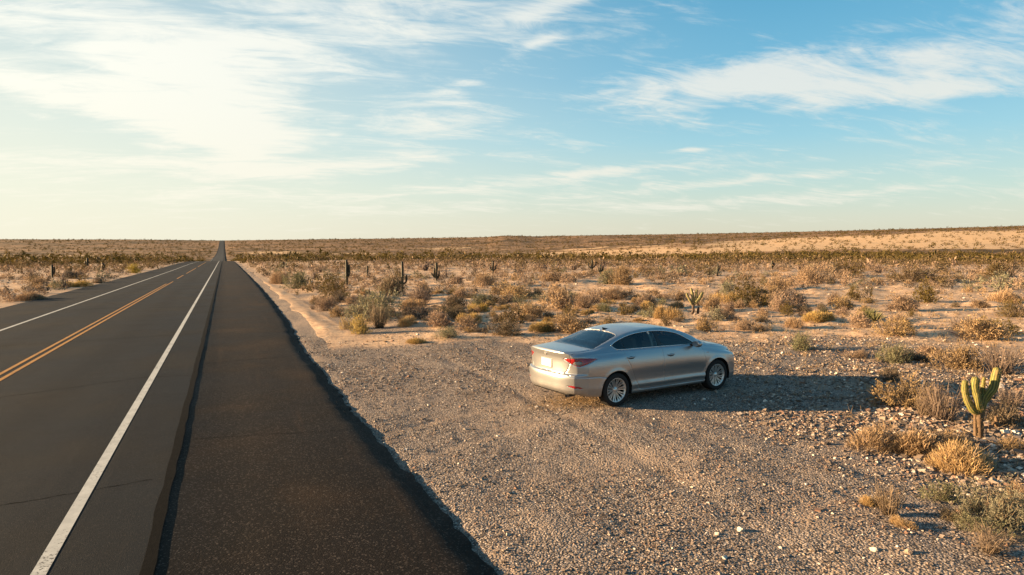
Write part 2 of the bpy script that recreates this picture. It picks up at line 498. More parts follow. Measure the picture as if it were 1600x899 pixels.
# ------------------------------------------------------------------ road
def asphalt_material(name, a, b, c, speck, coarse, lanes=()):
    m, t = new_mat(name)
    pos = t.n('ShaderNodeNewGeometry').outputs['Position']
    along = t.n('ShaderNodeMapping', {'Vector': pos, 'Scale': (1.0, 0.045, 1.0)}).outputs[0]
    big = t.noise(pos, .32, 4, .6)
    lane = t.noise(along, 1.3, 4, .55)
    col = t.mix(t.smooth(lane, .35, .65), a, b)
    col = t.mix(t.smooth(big, .48, .72, 0, .75), col, c)
    vor = t.n('ShaderNodeTexVoronoi', {'Vector': pos, 'Scale': coarse, 'Randomness': 1.0})
    sc = t.n('ShaderNodeSeparateColor', {0: vor.outputs['Color']})
    col = t.mix(t.smooth(sc.outputs[0], .80, .99, 0, .75), col, speck)
    col = t.mix(t.smooth(sc.outputs[1], .5, 1.0, 0, .6), col, (a[0] * .45, a[1] * .45, a[2] * .45))
    # polished wheel paths and the darker drip line between them
    lx = t.n('ShaderNodeSeparateXYZ', {0: pos}).outputs[0]
    wob = t.m('MULTIPLY', t.m('SUBTRACT', t.noise(along, .6, 3, .5), .5), .35)
    for (cx_, wd_, amt, cc) in lanes:
        q = t.m('DIVIDE', t.m('SUBTRACT', t.m('ADD', lx, wob), cx_), wd_)
        g_ = t.m('EXPONENT', t.m('MULTIPLY', t.m('MULTIPLY', q, q), -1.0))
        col = t.mix(t.m('MULTIPLY', g_, amt), col, cc)
    stain = t.smooth(t.noise(pos, .8, 5, .7, .4), .60, .70, 0, .45)
    col = t.mix(stain, col, (a[0] * .5, a[1] * .5, a[2] * .5))
    dusty = t.smooth(t.noise(along, 3.0, 5, .65), .56, .76, 0, .35)
    col = t.mix(dusty, col, (c[0] * 1.6, c[1] * 1.5, c[2] * 1.45))
    crackn = t.noise(pos, 1.1, 3, .5, 1.2)
    crack = t.m('ABSOLUTE', t.m('SUBTRACT', crackn, .5))
    crack = t.m('MULTIPLY', t.smooth(crack, .0045, .0), t.smooth(t.noise(pos, .18, 2, .5), .50, .60))
    col = t.mix(t.m('MULTIPLY', crack, .55), col, (.02, .018, .016))
    h = t.m('ADD', t.m('MULTIPLY', t.m('SUBTRACT', 1.0, vor.outputs['Distance']), .0035), t.m('MULTIPLY', t.noise(pos, 160, 3, .6), .003))
    h = t.m('ADD', h, t.m('MULTIPLY', t.noise(pos, 1.0, 3, .5), .012))
    bump = t.n('ShaderNodeBump', {'Height': h, 'Distance': 1.0, 'Strength': .7})
    r = t.smooth(big, .3, .7, .78, .92)
    bs = t.n('ShaderNodeBsdfPrincipled', {'Base Color': col, 'Roughness': r, 'Specular IOR Level': .11, 'Normal': bump.outputs[0]})
    finish(t, bs.outputs[0])
    return m


ys_road = np.concatenate([np.arange(-30, 40, 0.5), np.arange(40, 200, 4), np.arange(200, 1900, 12.0)])


def strip(name, x0, x1, dz, mat, yr=None, nx=2, wob=0.0, seed=0):
    ys = ys_road if yr is None else np.concatenate([[yr[0]], ys_road[(ys_road > yr[0]) & (ys_road < yr[1])], [yr[1]]])
    X0 = x0(ys) if callable(x0) else np.full_like(ys, x0)
    X1 = x1(ys) if callable(x1) else np.full_like(ys, x1)
    if wob:
        X0 = X0 + wob * fbm(ys * 1.7, ys * 0, seed, 3); X1 = X1 + wob * fbm(ys * 1.7, ys * 0 + 9, seed + 3, 3)
    t = np.linspace(0, 1, nx)
    X = X0[:, None] * (1 - t) + X1[:, None] * t
    Y = np.repeat(ys[:, None], nx, 1)
    Z = road_h(Y) + dz
    i = np.arange(X.size).reshape(X.shape)
    q = np.stack([i[:-1, :-1], i[:-1, 1:], i[1:, 1:], i[1:, :-1]], -1).reshape(-1, 4)
    me = np_mesh(name, np.stack([X, Y, Z], -1).reshape(-1, 3), q, True)
    return link(name, me, mat)


M_road = asphalt_material('road_asphalt', (.0062, .0088, .0118), (.0088, .0116, .0145), (.0150, .0155, .0150), (.034, .032, .029), 95.0,
    [(-2.7, .38, .35, (.0128, .0158, .0182)), (-4.35, .38, .35, (.0128, .0158, .0182)), (-3.5, .35, .5, (.0038, .0056, .0074)), (-6.0, .38, .35, (.0128, .0158, .0182)), (-7.6, .38, .35, (.0128, .0158, .0182)), (-6.8, .35, .45, (.0038, .0056, .0074))])
M_shoulder = asphalt_material('shoulder_asphalt', (.0080, .0060, .0045), (.0130, .0095, .0068), (.0360, .0220, .0130), (.085, .068, .055), 60.0)
LEFTX = lambda y: LEFT_EDGE + 2.9 * sstep(y, 290, 430)
M_road_hazed = asphalt_material('hazed_road_asphalt', (.030, .034, .036), (.036, .040, .042), (.042, .042, .040), (.05, .05, .048), 95.0)
tag(strip('road', lambda y: LEFTX(y) + 1.2, -0.76, 0.0, M_road, yr=(-30, 290), nx=6), kind='structure')
tag(strip('road', lambda y: LEFTX(y) + 1.2, -0.76, 0.0, M_road_hazed, yr=(290, 1890), nx=6), kind='structure')   # far lanes painted paler and bluer for distance haze and sky reflection
left_sh = strip('left_road_shoulder', LEFTX, lambda y: LEFTX(y) + 1.2, -0.012, M_road, nx=2, wob=0.0)
tag(left_sh, kind='structure')


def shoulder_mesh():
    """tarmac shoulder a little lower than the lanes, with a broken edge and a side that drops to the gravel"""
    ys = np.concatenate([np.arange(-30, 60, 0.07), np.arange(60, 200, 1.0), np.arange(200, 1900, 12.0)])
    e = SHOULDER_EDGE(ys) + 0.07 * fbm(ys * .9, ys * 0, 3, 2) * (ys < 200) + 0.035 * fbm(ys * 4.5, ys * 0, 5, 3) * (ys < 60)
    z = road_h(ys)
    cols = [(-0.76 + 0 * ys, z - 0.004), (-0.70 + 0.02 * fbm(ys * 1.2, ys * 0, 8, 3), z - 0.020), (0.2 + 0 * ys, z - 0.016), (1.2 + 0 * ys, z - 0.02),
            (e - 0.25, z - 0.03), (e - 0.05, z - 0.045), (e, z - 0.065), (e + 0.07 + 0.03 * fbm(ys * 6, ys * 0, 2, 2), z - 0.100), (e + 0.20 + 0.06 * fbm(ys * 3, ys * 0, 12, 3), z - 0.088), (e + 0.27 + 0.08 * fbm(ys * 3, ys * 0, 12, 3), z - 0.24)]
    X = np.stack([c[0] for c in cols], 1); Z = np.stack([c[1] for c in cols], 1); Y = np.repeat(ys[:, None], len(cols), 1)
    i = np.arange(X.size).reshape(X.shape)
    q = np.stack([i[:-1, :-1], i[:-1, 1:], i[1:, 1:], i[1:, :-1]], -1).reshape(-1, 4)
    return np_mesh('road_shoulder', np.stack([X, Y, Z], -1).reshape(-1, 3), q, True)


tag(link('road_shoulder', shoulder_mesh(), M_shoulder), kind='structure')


def plain(name, col, rough=.6, spec=.4, metal=0.0, **kw):
    m, t = new_mat(name)
    ins = {'Base Color': (*col, 1), 'Roughness': rough, 'Specular IOR Level': spec, 'Metallic': metal}
    ins.update(kw)
    finish(t, t.n('ShaderNodeBsdfPrincipled', ins).outputs[0])
    return m


def seal_material():
    m, t = new_mat('bitumen_seal')
    pos = t.n('ShaderNodeNewGeometry').outputs['Position']
    c = t.mix(t.smooth(t.noise(pos, 14, 4, .7), .4, .7), (.0015, .0017, .0018), (.0045, .0042, .0040))
    bump = t.n('ShaderNodeBump', {'Height': t.noise(pos, 60, 4, .7), 'Distance': .006, 'Strength': .8})
    finish(t, t.n('ShaderNodeBsdfPrincipled', {'Base Color': c, 'Roughness': .9, 'Specular IOR Level': .06, 'Normal': bump.outputs[0]}).outputs[0])
    return m


def paint_material(name, col, worn, under):
    m, t = new_mat(name)
    pos = t.n('ShaderNodeNewGeometry').outputs['Position']
    n1 = t.noise(pos, 26, 6, .75)
    n2 = t.noise(pos, 1.4, 4, .6)
    wear = t.smooth(t.m('ADD', n1, t.m('MULTIPLY', t.m('SUBTRACT', n2, .5), .5)), worn, worn + .07)
    c = t.mix(t.smooth(t.noise(pos, 5, 4, .6), .3, .75), col, tuple(v * .78 for v in col))
    c = t.mix(wear, c, under)
    bump = t.n('ShaderNodeBump', {'Height': t.noise(pos, 120, 3, .6), 'Distance': .003, 'Strength': .6})
    finish(t, t.n('ShaderNodeBsdfPrincipled', {'Base Color': c, 'Roughness': .7, 'Specular IOR Level': .3, 'Normal': bump.outputs[0]}).outputs[0])
    return m


M_seal = seal_material()
seal = strip('bitumen_seam', -0.84, lambda y: -0.72 + 0.0 * y, 0.004, M_seal, yr=(-30, 260), wob=0.025, seed=4)
tag(seal, 'dark bitumen seam between the driving lane and the brown shoulder', 'seam', kind='structure')
M_white = paint_material('white_line_paint', (.47, .47, .43), .585, (.045, .042, .038))
M_yellow = paint_material('yellow_line_paint', (.40, .185, .028), .575, (.04, .034, .028))
tag(strip('white_edge_line', -1.81, -1.67, 0.005, M_white, yr=(-30, 300)), 'white edge line beside the right-hand shoulder, running to the crest', 'road marking', kind='structure')
tag(strip('white_edge_line', -8.50, -8.36, 0.005, M_white, yr=(-30, 600)), 'white edge line on the far left side of the road', 'road marking', kind='structure')
tag(strip('yellow_centre_line', -5.22, -5.11, 0.005, M_yellow, yr=(-30, 82)), 'right stripe of the double yellow centre line', 'road marking', kind='structure')
tag(strip('yellow_centre_line', -5.47, -5.36, 0.005, M_yellow, yr=(-30, 76)), 'left stripe of the double yellow centre line', 'road marking', kind='structure')
for (y0, y1) in ((90, 104), (112, 150), (160, 230)):
    tag(strip('yellow_centre_line', -5.34, -5.20, 0.005, M_yellow, yr=(y0, y1)), 'distant worn piece of the yellow centre line before the crest', 'road marking', 'worn yellow pieces', 'structure')


def crack_mesh(pts, wd, dz):
    V = []; F = []
    for i, (x, y) in enumerate(pts):
        j = random.uniform(.5, 1.4) * wd / 2
        z = float(road_h(y)) + dz
        V += [(x, y - j, z), (x, y + j, z)]
        if i:
            k = 2 * i
            F.append((k - 2, k, k + 1, k - 1))
    return np_mesh('crack', V, np.array(F)[:, ::-1])


# transverse crack across the lane (it runs under the white line)
a = ground_at(0, 634); b = ground_at(222, 601); c = ground_at(300, 597)
pts = []
for s0, s1 in ((a, b), (b, c)):
    for k in range(40):
        u = k / 40
        pts.append((s0[0] + (s1[0] - s0[0]) * u, s0[1] + (s1[1] - s0[1]) * u + .03 * math.sin(u * 21) + random.uniform(-.012, .012)))
M_crack = plain('crack_dark', (.0020, .0020, .0020), .9, .05)
ck = link('road_crack', crack_mesh(pts, .022, .0025), M_crack)
tag(ck, 'thin dark crack running across the right-hand lane under the white line', 'crack', kind='structure')


def wander(x0, y0, x1, y1, n, amp):
    out = []; off = 0.0
    for k_ in range(n + 1):
        u = k_ / n
        off += random.uniform(-amp, amp); off *= .93
        out.append((x0 + (x1 - x0) * u + random.uniform(-amp, amp) * .4, y0 + (y1 - y0) * u + off))
    return out


for (x0, y0, x1, y1, wd, lab_) in (
        (-5.0, 9.6, -1.0, 10.3, .014, 'thin crack across the right lane, the second nearest one'),
        (-8.2, 27.5, -1.0, 28.6, .030, 'crack across both lanes a little farther than the one under the white line'),
        (-8.2, 44.0, -1.0, 43.0, .045, 'distant crack across both lanes')):
    o_ = link('road_crack', crack_mesh(wander(x0, y0, x1, y1, 70, .022), wd, .0027), M_crack)
    tag(o_, lab_, 'crack', kind='structure')


def shoulder_crack(x0, y0, x1, y1, wd, lab_):
    me_ = crack_mesh(wander(x0, y0, x1, y1, 60, .02), wd, -.0125)
    o_ = link('road_crack', me_, M_crack)
    tag(o_, lab_, 'crack', kind='structure')


shoulder_crack(-.6, 12.4, 1.9, 12.0, .012, 'thin crack across the brown shoulder')
shoulder_crack(-.6, 20.8, 1.9, 21.3, .018, 'crack across the brown shoulder farther on')

# ------------------------------------------------------------------ loose stones of the gravel
def rock_proto(seed, sub):
    import bmesh
    bm = bmesh.new()
    if sub:
        bmesh.ops.create_icosphere(bm, subdivisions=1, radius=1.0)
    else:
        bmesh.ops.create_cube(bm, size=1.3)
        bmesh.ops.triangulate(bm, faces=bm.faces)
    r = random.Random(seed)
    for v in bm.verts:
        v.co *= r.uniform(.7, 1.25)
    V = np.array([v.co[:] for v in bm.verts]); F = np.array([[v.index for v in f.verts] for f in bm.faces])
    bm.free()
    return V, F


def rot_many(n):
    q = RNG.normal(size=(n, 4)); q /= np.linalg.norm(q, axis=1)[:, None]
    w_, x, y, z = q.T
    return np.stack([np.stack([1 - 2 * (y * y + z * z), 2 * (x * y - z * w_), 2 * (x * z + y * w_)], -1),
                     np.stack([2 * (x * y + z * w_), 1 - 2 * (x * x + z * z), 2 * (y * z - x * w_)], -1),
                     np.stack([2 * (x * z - y * w_), 2 * (y * z + x * w_), 1 - 2 * (x * x + y * y)], -1)], 1)


def stones_mesh(name, X, Y, S, protos, sink=.25, flat=.65):
    n = len(X)
    Z = height(X, Y)
    Vs = []; Fs = []; tint = []; off = 0
    which = RNG.integers(0, len(protos), n)
    for k, (V, F) in enumerate(protos):
        s = which == k
        m = int(s.sum())
        if not m: continue
        Rm = rot_many(m)
        sc = S[s][:, None] * RNG.uniform(.7, 1.3, (m, 3))
        P = np.einsum('nij,nvj->nvi', Rm, V[None] * sc[:, None, :])
        P[..., 2] *= flat
        P += np.stack([X[s], Y[s], Z[s] + S[s] * flat * (1 - 2 * sink) * .6], -1)[:, None, :]
        Vs.append(P.reshape(-1, 3))
        Fs.append((F[None] + (np.arange(m) * len(V))[:, None, None] + off).reshape(-1, F.shape[1]))
        tint.append(np.repeat(np.clip(RNG.random(m) ** (1 - .45 * np.clip((S[s] - .02) / .03, 0, 1)), 0, 1), len(V)))
        off += m * len(V)
    me = np_mesh(name, np.concatenate(Vs), np.concatenate(Fs))
    add_attr(me, 'tint', np.concatenate(tint))
    return me


def stone_material():
    m, t = new_mat('loose_stones')
    tint = t.n('ShaderNodeAttribute', None, attribute_name='tint').outputs['Fac']
    pos = t.n('ShaderNodeNewGeometry').outputs['Position']
    ramp = t.n('ShaderNodeValToRGB', {0: tint})
    cr = ramp.color_ramp
    cr.interpolation = 'CONSTANT'
    cols = [(0, (0.057, 0.046, 0.039)), (.26, (0.115, 0.087, 0.069)), (.50, (0.196, 0.144, 0.103)), (.68, (0.287, 0.218, 0.167)), (.80, (0.207, 0.115, 0.076)), (.88, (0.414, 0.345, 0.276)), (.96, (0.598, 0.529, 0.448))]
    cr.elements[0].color = (*cols[0][1], 1)
    cr.elements[1].position = cols[1][0]; cr.elements[1].color = (*cols[1][1], 1)
    for p, c in cols[2:]:
        e = cr.elements.new(p); e.color = (*c, 1)
    c = t.mix(t.smooth(t.noise(pos, 30, 3, .6), .35, .7), ramp.outputs[0], (.18, .135, .10))
    c = t.mix(.5, ramp.outputs[0], c)
    finish(t, t.n('ShaderNodeBsdfPrincipled', {'Base Color': c, 'Roughness': .85, 'Specular IOR Level': .3}).outputs[0])
    return m


M_stone = stone_material()
# random spots inside the seen part of the pull-off, denser and coarser to the right
n_try = 240000
az_r = np.radians(RNG.uniform(-2, 62, n_try)); r_r = np.sqrt(RNG.uniform(4.9 ** 2, 27.0 ** 2, n_try))
# thin out with distance
keepp = RNG.random(n_try) < np.clip((9.5 / r_r) ** 1.1, .18, 1)
X = (r_r * np.sin(az_r))[keepp]; Y = (r_r * np.cos(az_r))[keepp]
gmk = gravel_mask(X, Y)
offp = X - SHOULDER_EDGE(Y)
clump = fbm(X / 1.1, Y / 1.1, 61, 3)
coarse = sstep(X * .9 - Y * .35 + 1.5 * fbm(X / 3, Y / 3, 66, 3), 3.5, 8.5) * (1 - .75 * sstep(view_d(X, Y), 13, 17))
ok = (offp > .06) & (RNG.random(len(X)) < (gmk * (.55 + .85 * clump + .3 * coarse) * (1 - .7 * np.clip(track_mask(X, Y), 0, 1))))
X, Y, coarse = X[ok], Y[ok], coarse[ok]
S = (.007 + .011 * RNG.random(len(X)) ** 2.2) * (1 + 2.2 * coarse) * np.where(RNG.random(len(X)) < .04, 1.9, 1.0) * np.clip(np.hypot(X, Y) / 13, 1, 1.35)
near_s = np.hypot(X, Y) < 13
P_ico = [rock_proto(s, True) for s in range(6)]
P_box = [rock_proto(s, False) for s in range(6)]
tag(link('gravel', stones_mesh('gravel', X, Y, S, P_box), M_stone), 'loose brown and pale gravel stones covering the pull-off', kind='stuff')
print('gravel stones', len(X))
# scattered stones on the sand further out
n_s = 30000
az_r = np.radians(RNG.uniform(-14, 62, n_s)); r_r = np.geomspace(14, 120, n_s) * RNG.uniform(.95, 1.05, n_s)
X2 = r_r * np.sin(az_r); Y2 = r_r * np.cos(az_r)
ok = ((X2 > 4.5) | (X2 < -13)) & (RNG.random(n_s) < .25 + .9 * np.maximum(fbm(X2 / 5, Y2 / 5, 91, 3), 0)) & (gravel_mask(X2, Y2) < .3)
X2, Y2 = X2[ok], Y2[ok]
S2 = .02 + .06 * RNG.random(len(X2)) ** 3
S2 = S2 * np.clip(np.hypot(X2, Y2) / 40, 1, 2.0)
tag(link('scattered_stones', stones_mesh('scattered_stones', X2, Y2, S2, P_box, .3, .6), M_stone), 'small stones strewn over the sand between the shrubs', kind='stuff')
# crumbs of tarmac and stones washed on to the shoulder edge
n_c = 1500
Yc = RNG.uniform(4.5, 26, n_c) ** 1.0; Xc = SHOULDER_EDGE(Yc) + RNG.exponential(.10, n_c) * np.where(RNG.random(n_c) < .25, -1.5, 1)
Sc = RNG.uniform(.006, .016, n_c)
mc = stones_mesh('edge_crumbs', Xc, Yc, Sc, P_box, .1)
co = np.empty(len(mc.vertices) * 3, np.float32); mc.vertices.foreach_get('co', co); co = co.reshape(-1, 3)
onr = co[:, 0] < SHOULDER_EDGE(co[:, 1])
co[onr, 2] += (.10 - .045)
mc.vertices.foreach_set('co', co.ravel())
tag(link('edge_crumbs', mc, M_stone), 'small stones scattered along the broken tarmac edge', kind='stuff')


def big_rock(px, py, size, label, seed, mat, group=None, flat=.7):
    import bmesh
    bm = bmesh.new()
    bmesh.ops.create_icosphere(bm, subdivisions=3, radius=size)
    r = random.Random(seed)
    planes = [(Vector((r.uniform(-1, 1), r.uniform(-1, 1), r.uniform(-.4, 1))).normalized(), r.uniform(.55, .9)) for _ in range(11)]
    for v in bm.verts:
        d = v.co.normalized()
        k = 1.0
        for n_, o_ in planes:
            q = d.dot(n_)
            if q > .01: k = min(k, o_ / q)
        v.co = d * size * k
        v.co.z *= flat
        v.co += Vector((r.uniform(-1, 1), r.uniform(-1, 1), r.uniform(-1, 1))) * size * .02
    me = bpy.data.meshes.new('rock'); bm.to_mesh(me); bm.free()
    x, y, z = ground_at(px, py)
    o = link('rock', me, mat)
    o.location = (x, y, z + size * flat * .25)
    tag(o, label, 'rock', group)
    return o


def rock_mat(name, a, b):
    m, t = new_mat(name)
    pos = t.n('ShaderNodeTexCoord').outputs['Object']
    c = t.mix(t.smooth(t.noise(pos, 9, 5, .65), .35, .65), a, b)
    bump = t.n('ShaderNodeBump', {'Height': t.noise(pos, 30, 4, .65), 'Distance': .02, 'Strength': .8})
    finish(t, t.n('ShaderNodeBsdfPrincipled', {'Base Color': c, 'Roughness': .9, 'Normal': bump.outputs[0]}).outputs[0])
    return m


M_rock_pale = rock_mat('pale_rock', (.62, .54, .44), (.44, .35, .26))
M_rock_brown = rock_mat('brown_rock', (.33, .24, .17), (.20, .14, .10))
big_rock(1562, 606, .13, 'cream boulder on the ground just right of the green cactus', 3, M_rock_pale)
big_rock(1420, 868, .055, 'rounded orange-brown stone lying in the coarse gravel near the bottom edge', 7, M_rock_brown)
big_rock(1158, 831, .05, 'pale square stone alone in the middle of the gravel', 9, M_rock_pale)
big_rock(1120, 838, .035, 'small pale stone left of the square one in the gravel', 12, M_rock_pale)
big_rock(1447, 712, .05, 'pale stone under the right end of the golden bush nearest the car shadow', 15, M_rock_pale)
big_rock(1366, 862, .045, 'cream stone in the gravel at the lower right, left of the orange-brown one', 17, M_rock_pale)
big_rock(712, 797, .035, 'pinkish stone at the foot of the tarmac edge', 19, M_rock_brown)


# ------------------------------------------------------------------ foliage
def leaf_material(name, base, tip, var, trans=.25):
    m, t = new_mat(name)
    tint = t.n('ShaderNodeAttribute', None, attribute_name='tint').outputs['Fac']
    tipv = t.n('ShaderNodeAttribute', None, attribute_name='tip').outputs['Fac']
    oi = t.n('ShaderNodeObjectInfo').outputs['Random']
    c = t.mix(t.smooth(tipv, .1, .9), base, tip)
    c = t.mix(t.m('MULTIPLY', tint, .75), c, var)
    hs = t.n('ShaderNodeHueSaturation', {'Color': c, 'Hue': t.lin(oi, 0, 1, .485, .51), 'Saturation': t.lin(oi, 0, 1, .8, 1.12), 'Value': t.lin(t.m('FRACT', t.m('MULTIPLY', oi, 7.3)), 0, 1, .78, 1.15), 'Fac': 1.0}).outputs[0]
    d = t.n('ShaderNodeBsdfPrincipled', {'Base Color': hs, 'Roughness': .8, 'Specular IOR Level': .2})
    tr = t.n('ShaderNodeBsdfTranslucent', {'Color': hs})
    mx = t.n('ShaderNodeMixShader', {0: trans, 1: d.outputs[0], 2: tr.outputs[0]})
    finish(t, mx.outputs[0])
    return m


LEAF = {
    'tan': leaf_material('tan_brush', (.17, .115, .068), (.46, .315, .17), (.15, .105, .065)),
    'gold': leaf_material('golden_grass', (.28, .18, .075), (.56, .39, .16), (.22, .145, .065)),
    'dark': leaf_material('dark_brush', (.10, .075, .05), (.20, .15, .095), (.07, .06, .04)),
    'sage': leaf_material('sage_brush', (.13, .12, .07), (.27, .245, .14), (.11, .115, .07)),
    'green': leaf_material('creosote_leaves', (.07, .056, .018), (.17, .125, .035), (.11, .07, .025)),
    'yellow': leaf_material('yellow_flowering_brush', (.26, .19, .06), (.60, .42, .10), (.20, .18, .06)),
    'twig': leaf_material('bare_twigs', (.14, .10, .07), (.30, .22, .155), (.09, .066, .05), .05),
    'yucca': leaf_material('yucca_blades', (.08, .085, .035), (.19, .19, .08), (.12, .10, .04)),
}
M_twig = LEAF['twig']


class Blades:
    def __init__(self): self.v = []; self.f = []; self.t = []; self.p = []; self.k = 0

    def ribbon(self, pts, w0, w1, side, tint, tips):
        """flat tapered strip through pts (n,3)"""
        n = len(pts); k = self.k
        for i, p in enumerate(pts):
            u = i / (n - 1); w_ = (w0 * (1 - u) + w1 * u) / 2
            self.v.append(p - side * w_); self.v.append(p + side * w_)
            self.t += [tint, tint]; self.p += [tips[0] * (1 - u) + tips[1] * u] * 2
            if i:
                a = k + 2 * i
                self.f.append((a - 2, a - 1, a + 1, a))
        self.k += 2 * n

    def leaf(self, c, a, b, tint, tip):
        k = self.k
        self.v += [c - a, c - b, c + a, c + b]
        self.f.append((k, k + 1, k + 2, k + 3))
        self.t += [tint] * 4; self.p += [tip] * 4
        self.k += 4

    def mesh(self, name):
        me = np_mesh(name, np.array(self.v), np.array(self.f), False)
        add_attr(me, 'tint', self.t); add_attr(me, 'tip', self.p)
        return me

    def arrays(self):
        return np.array(self.v), np.array(self.f), np.array(self.t), np.array(self.p)


def rnd_unit(r):
    v = r.normal(size=3); return v / np.linalg.norm(v)


def shrub_blades(kind, seed, q=1.0, wmul=1.0):
    """unit shrub: about 1 wide, .5-.6 high, in two layers: stems and foliage. q scales the number of blades."""
    r = np.random.default_rng(seed)
    st, fo = Blades(), Blades()
    # a few lobes make the outline uneven
    nl = r.integers(3, 7)
    lob = [(r.uniform(-.27, .27), r.uniform(-.27, .27), r.uniform(.16, .30), r.uniform(.6, 1.1)) for _ in range(nl)]
    H = {'tan': .52, 'gold': .46, 'dark': .50, 'sage': .58, 'green': .85, 'yellow': .50, 'twig': .80, 'yucca': .48}[kind]
    n_stem = int({'tan': 90, 'gold': 40, 'dark': 80, 'sage': 60, 'green': 50, 'yellow': 40, 'twig': 170, 'yucca': 0}[kind] * max(q, .25))
    for _ in range(n_stem):
        lx, ly, lr, lh = lob[r.integers(nl)]
        b = np.array([lx * .3 + r.normal(0, .04), ly * .3 + r.normal(0, .04), -.02])
        a = r.uniform(0, 6.283)
        e = np.array([lx + lr * r.uniform(.2, 1.0) * math.cos(a), ly + lr * r.uniform(.2, 1.0) * math.sin(a), H * lh * r.uniform(.5, .98)])
        midp = b * .5 + e * .5 + np.array([0, 0, -.05]) + r.normal(0, .03, 3)
        side = np.cross(e - b, rnd_unit(r)); side /= np.linalg.norm(side) + 1e-9
        wd = .012 * wmul
        tt = r.random()
        st.ribbon([b, midp, e], wd, wd * .35, side, tt, (0, .8))
        if kind == 'twig' or r.random() < .5:
            for __ in range(3 if kind == 'twig' else 1):
                u = r.uniform(.4, .9); s = midp * (1 - u) + e * u
                e2 = s + rnd_unit(r) * np.array([.14, .14, .10]) * r.uniform(.6, 1.4) + np.array([0, 0, .07])
                st.ribbon([s, e2], wd * .6, wd * .2, side, tt, (.4, 1))
    if kind == 'gold':
        # a rounded cushion of fine dry stalks
        for _ in range(int(3600 * q)):
            lx, ly, lr, lh = lob[r.integers(nl)]
            d = rnd_unit(r); d[2] = abs(d[2])
            rad = r.uniform(.35, 1.0) ** .6
            b = np.array([lx, ly, 0]) + d * np.array([lr * 1.15, lr * 1.15, H * lh]) * rad * .85
            gr = d * .75 + np.array([0, 0, .55]) + r.normal(0, .33, 3); gr /= np.linalg.norm(gr)
            L = r.uniform(.06, .13)
            side = rnd_unit(r); side[2] *= .3; side /= np.linalg.norm(side)
            b = b - gr * L * .5; b[2] = max(b[2], -.01)
            fo.ribbon([b, b + gr * L * .6 + r.normal(0, .006, 3), b + gr * L], .008 * wmul, .003 * wmul, side, r.random() ** 1.6, (.15, 1))
    elif kind == 'yucca':
        for c in range(nl + 2):
            cx, cy = r.uniform(-.3, .3, 2)
            for _ in range(int(60 * q)):
                d = rnd_unit(r); d[2] = abs(d[2]) + .25; d /= np.linalg.norm(d)
                b = np.array([cx, cy, .06]); L = r.uniform(.26, .38)
                side = np.cross(d, rnd_unit(r)); side /= np.linalg.norm(side) + 1e-9
                fo.ribbon([b, b + d * L * .5, b + d * L - np.array([0, 0, .02])], .03 * wmul, .004, side, r.random(), (0, 1))
    elif kind != 'twig':
        nleaf = int({'tan': 3400, 'dark': 3400, 'sage': 3200, 'green': 3200, 'yellow': 2600}[kind] * q)
        ls = {'tan': .021, 'dark': .022, 'sage': .022, 'green': .023, 'yellow': .021}[kind] * wmul
        # sprays of short shoots pointing up and out
        nsp = max(int(nleaf / 9), 4)
        for _ in range(nsp):
            lx, ly, lr, lh = lob[r.integers(nl)]
            d = rnd_unit(r); d[2] = abs(d[2])
            rad = (.45 + .6 * r.random() ** .6)
            c = np.array([lx, ly, 0]) + d * np.array([lr, lr, H * lh]) * rad * r.uniform(.85, 1.12)
            c[2] = max(c[2], .015)
            grow = d * .6 + np.array([0, 0, .7]) + r.normal(0, .3, 3); grow /= np.linalg.norm(grow)
            tt = r.random(); L = r.uniform(.05, .11)
            side = np.cross(grow, rnd_unit(r)); side /= np.linalg.norm(side) + 1e-9
            fo.ribbon([c - grow * L * .4, c + grow * L], ls * .55, ls * .15, side, tt, (.2, 1))
            for k in range(8):
                p = c + grow * L * r.uniform(-.3, 1) + r.normal(0, ls * 1.1, 3)
                a = rnd_unit(r) * ls * r.uniform(.5, 1.2); b2 = np.cross(rnd_unit(r), a); b2 *= .45
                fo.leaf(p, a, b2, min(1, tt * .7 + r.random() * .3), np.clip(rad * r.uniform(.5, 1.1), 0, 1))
    return st, fo


PROTO = {}
for kd in LEAF:
    PROTO[kd] = []
    for s in range(4 if kd in ('tan', 'gold', 'dark', 'sage', 'green') else 2):
        st, fo = shrub_blades(kd, 100 + s * 7 + len(kd), 1.0)
        PROTO[kd].append((st.mesh('stems') if st.k else None, fo.mesh('foliage') if fo.k else None))
for kd, lst in PROTO.items():
    for sm, fm in lst:
        if sm: sm.materials.append(M_twig)
        if fm: fm.materials.append(LEAF[kd])

OCC = []        # footprints already taken (x, y, radius)
_cnt = {}
NAMES = {'tan': 'dry_shrub', 'gold': 'golden_grass_clump', 'dark': 'dark_shrub', 'sage': 'sage_shrub', 'green': 'creosote_bush', 'yellow': 'yellow_shrub', 'twig': 'bare_bush', 'yucca': 'yucca'}
UNITH = {'tan': .55, 'gold': .48, 'dark': .53, 'sage': .6, 'green': .85, 'yellow': .52, 'twig': .85, 'yucca': .42}


